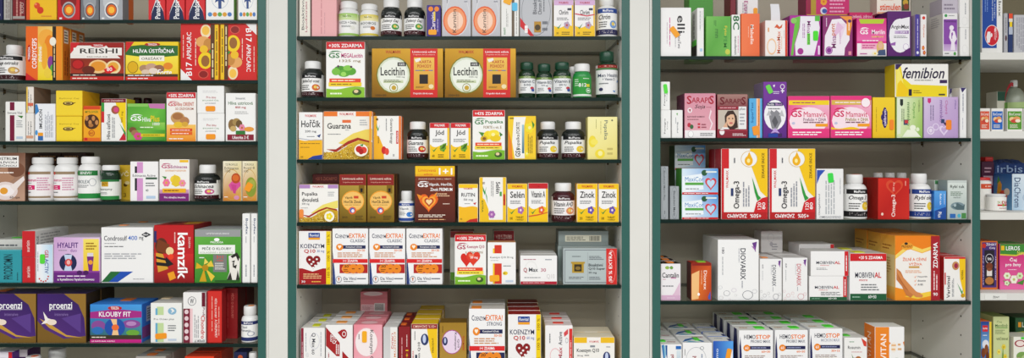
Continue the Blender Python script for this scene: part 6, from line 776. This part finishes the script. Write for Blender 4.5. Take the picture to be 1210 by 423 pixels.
B('R4', 1033.6, 1069, 386.3, 'f4f3f1', 'white carton with an orange lettered left half', [g(0, 0, .48, 1, 'f08a24', 'ee7c1c'), t('OVITAN', .18, .14, .38, .80, 'fff4e8', 90, 2), e(.54, .3, .74, .5, 'f8ecdc'), ln(.56, .32, .74, .48, 2, 'e8b070'), ln(.78, .3, .92, .48, 2, 'e8b070'), e(.6, .6, .88, .8, 'd8e0d0'), e(.66, .64, .8, .78, 'c87080'), p('f0903c', (.46, .28), (.54, .32), (.46, .36)), p('f08a24', (.96, .3), (1, .28), (1, .38)), p('f08a24', (.4, .8), (.9, .72), (.6, .98), (.4, .98))], d=.06, side='ee7e20', tp='f0eeea', sops=[t('OVITAN', .3, .14, .66, .80, 'f8d8b8', 90, 2)])
# ---------------------------------------------------------------- white-shelved cabinet on the right
B('F0', 1160, 1185, -16, 'ecebe6', 'blue box with a red disc and a white border', [r(0, 0, .72, .90, '1f4aa0'), r(.72, .0, 1, 1, 'efeeea'), t('IAbox', .80, .08, .95, .44, '3a3e48', -90, 1), ln(.1, .1, .3, .4, 2, '7090d0', -90), t('pre domáce použitie', .46, .0, .56, .5, 'd0dcf0', -90), t('test na alergiu', .58, .0, .66, .46, 'd0dcf0', -90), e(.12, .56, .84, .87, 'f0e8e8'), e(.14, .57, .82, .86, 'd01c2c'), p('f4ecec', (.2, .74), (.26, .66), (.4, .66), (.42, .74), (.36, .82), (.24, .82)), e(.42, .68, .5, .74, 'f4ecec'), ln(.58, .62, .74, .8, 3, 'f0c8c8', -90), r(.62, .6, .66, .66, 'ffffff')], d=.08, side='d8d8d4')
B('F0', 1186.4, 1191, 15.5, 'b8b8bc', 'slim grey carton beside the blue box with red disc', [ln(.3, .1, .7, .5, 1, '60646c', -90), e(.2, .52, .8, .66, '5a3a40')], y=.02, d=.07, gap=.1)
B('F0', 1191.6, 1197, 15.8, '24386a', 'slim navy carton with orange and yellow top', [r(0, 0, 1, .12, 'e8502c'), r(0, .12, 1, .2, 'e8e0d0'), r(.2, .2, .9, .32, 'f0d020'), r(0, .32, 1, .5, 'b8c0d0')], y=.02, d=.07, gap=.1)
B('F0', 1198, 1232, 17.5, 'c4c4c8', 'wide light grey carton with fine print', [ln(.06, .06, .94, .94, 12, '9a9aa4', -90)], y=.02, d=.08)
fr = lambda c: [r(.0, .12, .94, .9, c), r(.0, .9, 1, 1, 'f0eee8'), t('BioCereal', .1, .18, .86, .30, 'f4f0e8', 0, 1), e(.1, .36, .5, .56, 'f0c890'), e(.36, .34, .84, .54, 'e8a060'), e(.2, .46, .7, .62, 'd04838'), e(.5, .46, .86, .6, 'f8e8d0'), ln(.14, .68, .8, .84, 3, 'f8f0e0')]
B('F1', 1157.5, 1170.4, 128, 'eeece6', 'small white carton with a coral fruit picture panel', fr('e0583c'), d=.05, side='d8d6d0')
B('F1', 1171.4, 1186.2, 128, 'eeece6', 'small white carton with a blue fruit picture panel', fr('2468c0'), d=.05, side='d8d6d0')
B('F1', 1190, 1209, 128, 'eeece6', 'small white carton with a green fruit picture panel', fr('5a9a34'), d=.05, side='d8d6d0')
B('F1', 1209.6, 1228, 128, 'eeece6', 'small white carton with a navy picture panel', fr('283458'), d=.05, side='d8d6d0')
B('F1', 1178, 1191, 108, 'd4d0c0', 'pale carton with dark green top behind the fruit cartons', [r(0, 0, 1, .22, '2a5a44'), t('S', .44, .42, .8, .66, '3a4a44', 0, 1)], y=.13, d=.05)
# pouch-like spouted pack
Bt('F1', 1189, 1216, 95, 103, 1199, 1206, 'tg', 'pale spouted bottle with a green label and red ribbon', (.34, .95), '6a9a48', [r(0, 0, 1, .2, 'a8c080'), ln(.2, .3, .8, .6, 3, 'e8f0d8')], y=.10, sh=.45)
mb = MB(); RP = [(.000, .0), (-.006, .003), (-.014, -.004), (-.021, -.018), (-.025, -.034), (-.027, -.050)]
for (xa, za), (xb, zb) in zip(RP, RP[1:]):
    for q in (1, -1):
        pts = [(xa, -.002, za-.006), (xa, -.002, za+.006), (xb, -.003, zb+.006), (xb, -.003, zb-.006)]
        mb.face([(x_, y_-(0 if q > 0 else .0008), z_) for x_, y_, z_ in (pts if q > 0 else pts[::-1])], C('b02832'))
tag(mb.obj('red_ribbon', 'lab', loc=(wx(1200, .145), .157, wz(100, .145))), 'red ribbon hanging from the neck of the spouted bottle', 'ribbon')
Bt('F2', 1152.5, 1172.5, 209.5, 213, 1154, 1172, 'wp', 'tall white tub with red lid and fruit label', (.04, .95), 'f0eee8', [r(.2, .08, 1, .26, 'd8502c'), ln(.4, .12, .9, .22, 1, 'f8e0d0'), t('DIA', .42, .48, .92, .66, 'c8202c', 0, 3), e(.4, .66, .7, .78, '78b030'), r(.7, .68, 1, .78, 'c8202c'), ln(.4, .84, .9, .94, 2)], 'rd', y=.05, sh=.93, name='tub', cat='tub')
Bt('F2', 1169, 1190.5, 229, 231.5, 1169.8, 1189.8, 'wp', 'small white tub with green and red lettering', (.05, .96), 'f2f0ea', [t('SU', .28, .3, .5, .48, '8aa838', 0, 1), t('DIA', .50, .28, .92, .52, 'c8202c', 0, 3), r(.28, .54, .92, .66, 'c82c34'), e(.5, .52, .66, .68, '78b030'), ln(.36, .78, .9, .88, 2, 'b05060')], y=.012, sh=.94, name='tub', cat='tub')
B('F2', 1196, 1226, 205.5, 'e4ecf2', 'white and blue carton with vertical dark lettering and fruit side', [g(0, 0, 1, 1, 'd0e0ec', 'f0f4f6', 'e4ecf2', 'a8c8e0'), t('DiaChrom', .06, .1, .32, .92, '26406a', -90, 1), e(.4, .5, 1, .8, 'b0c4d8')], y=.05, d=.10, side='5a9ad0', tp='284a80', sops=[g(0, 0, 1, 1, '2a5a98', '78b4e0'), p('e8a030', (.3, .9), (.4, .1), (.56, .3), (.5, .9)), p('4a9a38', (.34, .3), (.4, .05), (.48, .2)), e(.44, .46, .8, .8, 'e05038'), e(.66, .4, .9, .6, 'f0d8c0')])
B('F2', 1180, 1216, 206, '2c4a8c', 'blue carton standing at the back behind the fruit-side carton', [ln(.1, .1, .9, .3, 2, '90a8d8')], y=.17, d=.07)
# soft blue bag lying on the back carton
mb = MB(); nx, ny = 12, 8; bw, bd, bh = .125, .10, .045
def bag(i, j, top):
    a, b = i/nx*2-1, j/ny*2-1; f = max(0, (1-a**4)*(1-b**4))**.6
    return (a*bw/2*(1+.04*math.sin(5*b)), (b+1)*bd/2, (bh*f+.004*math.sin(7*a+3*b)*f if top else 0)+.0005)
for i in range(nx):
    for j in range(ny):
        cc = C('24407c') if i > 1 else C('3a5a98')
        mb.face([bag(i, j, 1), bag(i+1, j, 1), bag(i+1, j+1, 1), bag(i, j+1, 1)], cc); mb.face([bag(i, j+1, 0), bag(i+1, j+1, 0), bag(i+1, j, 0), bag(i, j, 0)], cc)
paint(mb, [t('irbis', .04, .2, .7, .9, '9ab4d8', 0, 1)], lambda u, v, k: (-bw/2+u*bw, -.001, .034*(1-v)+.002))
tag(mb.obj('soft_bag', 'ink', loc=(wx(1199, .19), .19, wz(206, .215)+.0009), smooth=False), 'soft blue bag with pale lettering on the back carton', 'bag')
B('F2', 1160, 1175, 191, '4a1c38', 'maroon carton with pale panel behind the red-lidded tub', [r(.1, .3, .9, .5, 'b89aa4'), ln(.2, .1, .8, .25, 2, 'c8a0b0')], y=.13, d=.06)
B('F2', 1164, 1174, 185.5, 'd02c2c', 'small red carton lying on the maroon carton', [r(.1, .2, .9, .5, 'e05048')], y=.14, d=.03, on=wz(191, .175)+.0006)
B('F3', 1158.6, 1179.4, 285, 'd8702c', 'orange-bordered purple tea box with a cup picture', [r(.06, .02, .94, .96, '4a3078'), t('ŽENSKÝ', .3, .03, .94, .09, 'f0e8f4', 0, 2), t('ČAJ', .5, .11, .84, .165, 'f0e8f4', 0, 2), e(.06, .04, .3, .14, 'c82c28'), r(.2, .18, .8, .92, '241c28'), ring(.26, .26, .74, .46, 'e8e4ec', .1), t('tea', .38, .33, .62, .39, 'ffffff'), e(.3, .44, .7, .6, '7a3a20'), r(.34, .58, .66, .72, 'e8e0d8'), e(.34, .55, .66, .62, '8a4a28'), e(.24, .74, .76, .9, 'b87a3a'), t('BYLINNÝ ČAJ', .09, .3, .17, .9, 'e8d8f0', 90, 1), t('PRO ŽENY', .83, .3, .91, .8, 'e8d8f0', 90, 1)], y=.016, d=.07, side='b8581c', tp='a84a18')
B('F3', 1181, 1214, 288, 'd84088', 'pink and green tea box with white blossoms', [g(0, .2, 1, 1, 'd03078', 'e86aa8'), p('3f8a34', (0, 0), (1, 0), (1, .16), (.6, .24), (0, .22)), p('d8c838', (0, .22), (.6, .24), (1, .16), (1, .18), (.6, .27), (0, .25)), r(.04, .04, .16, .14, 'f0c020'), t('LEROS', .22, .05, .74, .14, 'ffffff', 0, 2), t('Natur', .64, .15, .96, .24, 'e8e060', 0, 0), t('Čaj', .36, .30, .62, .40, 'ffffff', 0, 2), t('pro ženy', .2, .42, .78, .51, 'ffffff', 0, 2), ln(.3, .55, .7, .58, 1, 'f8d8e8'), flower(.12, .62, .4, .78, 'e8f0d0', 'a8c060', 6), flower(.36, .68, .66, .88, 'f0f0dc', 'b8c868', 6), flower(.6, .62, .86, .78, 'd8e8b8', '8ab048', 6), p('5a9a3a', (.1, .8), (.4, .84), (.3, .92)), p('4a8a30', (.6, .86), (.9, .78), (.84, .9)), flower(.14, .8, .34, .92, 'e0ecc8', '98b850', 5)], y=.016, d=.07, side='a82868', tp='3a7a30')
B('F4', 1159, 1172, 380, '3a78c0', 'blue and yellow tea box with a red logo and brown pieces', [g(0, 0, .78, .6, '1c3c90', '78b4e8'), r(.78, 0, 1, 1, 'f0d02c'), r(.12, .08, .64, .22, 'd82430'), t('Apotheke', .16, .12, .6, .18, 'ffffff', 0, 1), ln(.16, .28, .64, .32, 1, 'f0f0f8'), e(.1, .4, .74, .6, 'e8e8f0'), e(.0, .58, .4, .8, '7a3a18'), e(.3, .5, .7, .74, '8a4a20'), e(.44, .66, .78, .88, '6a3014'), e(.1, .8, .4, .96, 'e8c020'), g(0, .9, .78, 1, '4a8a30', '2a6a20')], y=.016, d=.07, side='c8a820', tp='e86a28', gap=.1)
B('F4', 1173.5, 1193, 374, 'cdd69a', 'pale green tea box with yellow wild flowers', [t('Čaj', .2, .08, .52, .13, '5a7a3a'), t('Mandlině', .1, .15, .9, .21, '4a7a3a', 0, 1), r(.1, .22, .9, .235, '5a9a40'), ln(.1, .26, .8, .36, 3, '7a8a58'), t('VEČERNÍ', .16, .42, .92, .48, '4a5a30', 0, 1), flower(.5, .56, .8, .68, 'e8d040', 'c89a20', 6), flower(.2, .66, .46, .78, 'f0e060', 'c89a20', 6), flower(.6, .76, .86, .88, 'e8d040', 'c89a20', 6), p('6a9a3a', (.5, .98), (.6, .6), (.64, .98))], y=.03, d=.07, side='b0b87c', tp='6a7a38')
B('F4', 1197.6, 1226, 398, 'eceade', 'white tea box with red round seal and green sticker', [e(.02, .1, .5, .34, '9a2030'), e(.08, .13, .44, .31, 'f0e0d8'), r(.3, .0, .9, .08, '4ad040'), e(.1, .5, .6, .8, '7aa050'), e(.3, .6, .7, .9, 'a8c080'), e(.1, .7, .3, .84, 'e8a0b0')], y=.02, d=.06, side='d0cec0')
B('F4', 1199.5, 1230, 375.5, '2a5a34', 'dark green tea box behind the white sealed tea box', [r(.1, .1, .22, .22, 'f0a020'), t('LEROS', .26, .1, .8, .22, 'e8f0e0', 0, 2), p('c8c838', (0, .34), (1, .28), (1, .32), (0, .38))], y=.09, d=.07, side='1c4424')
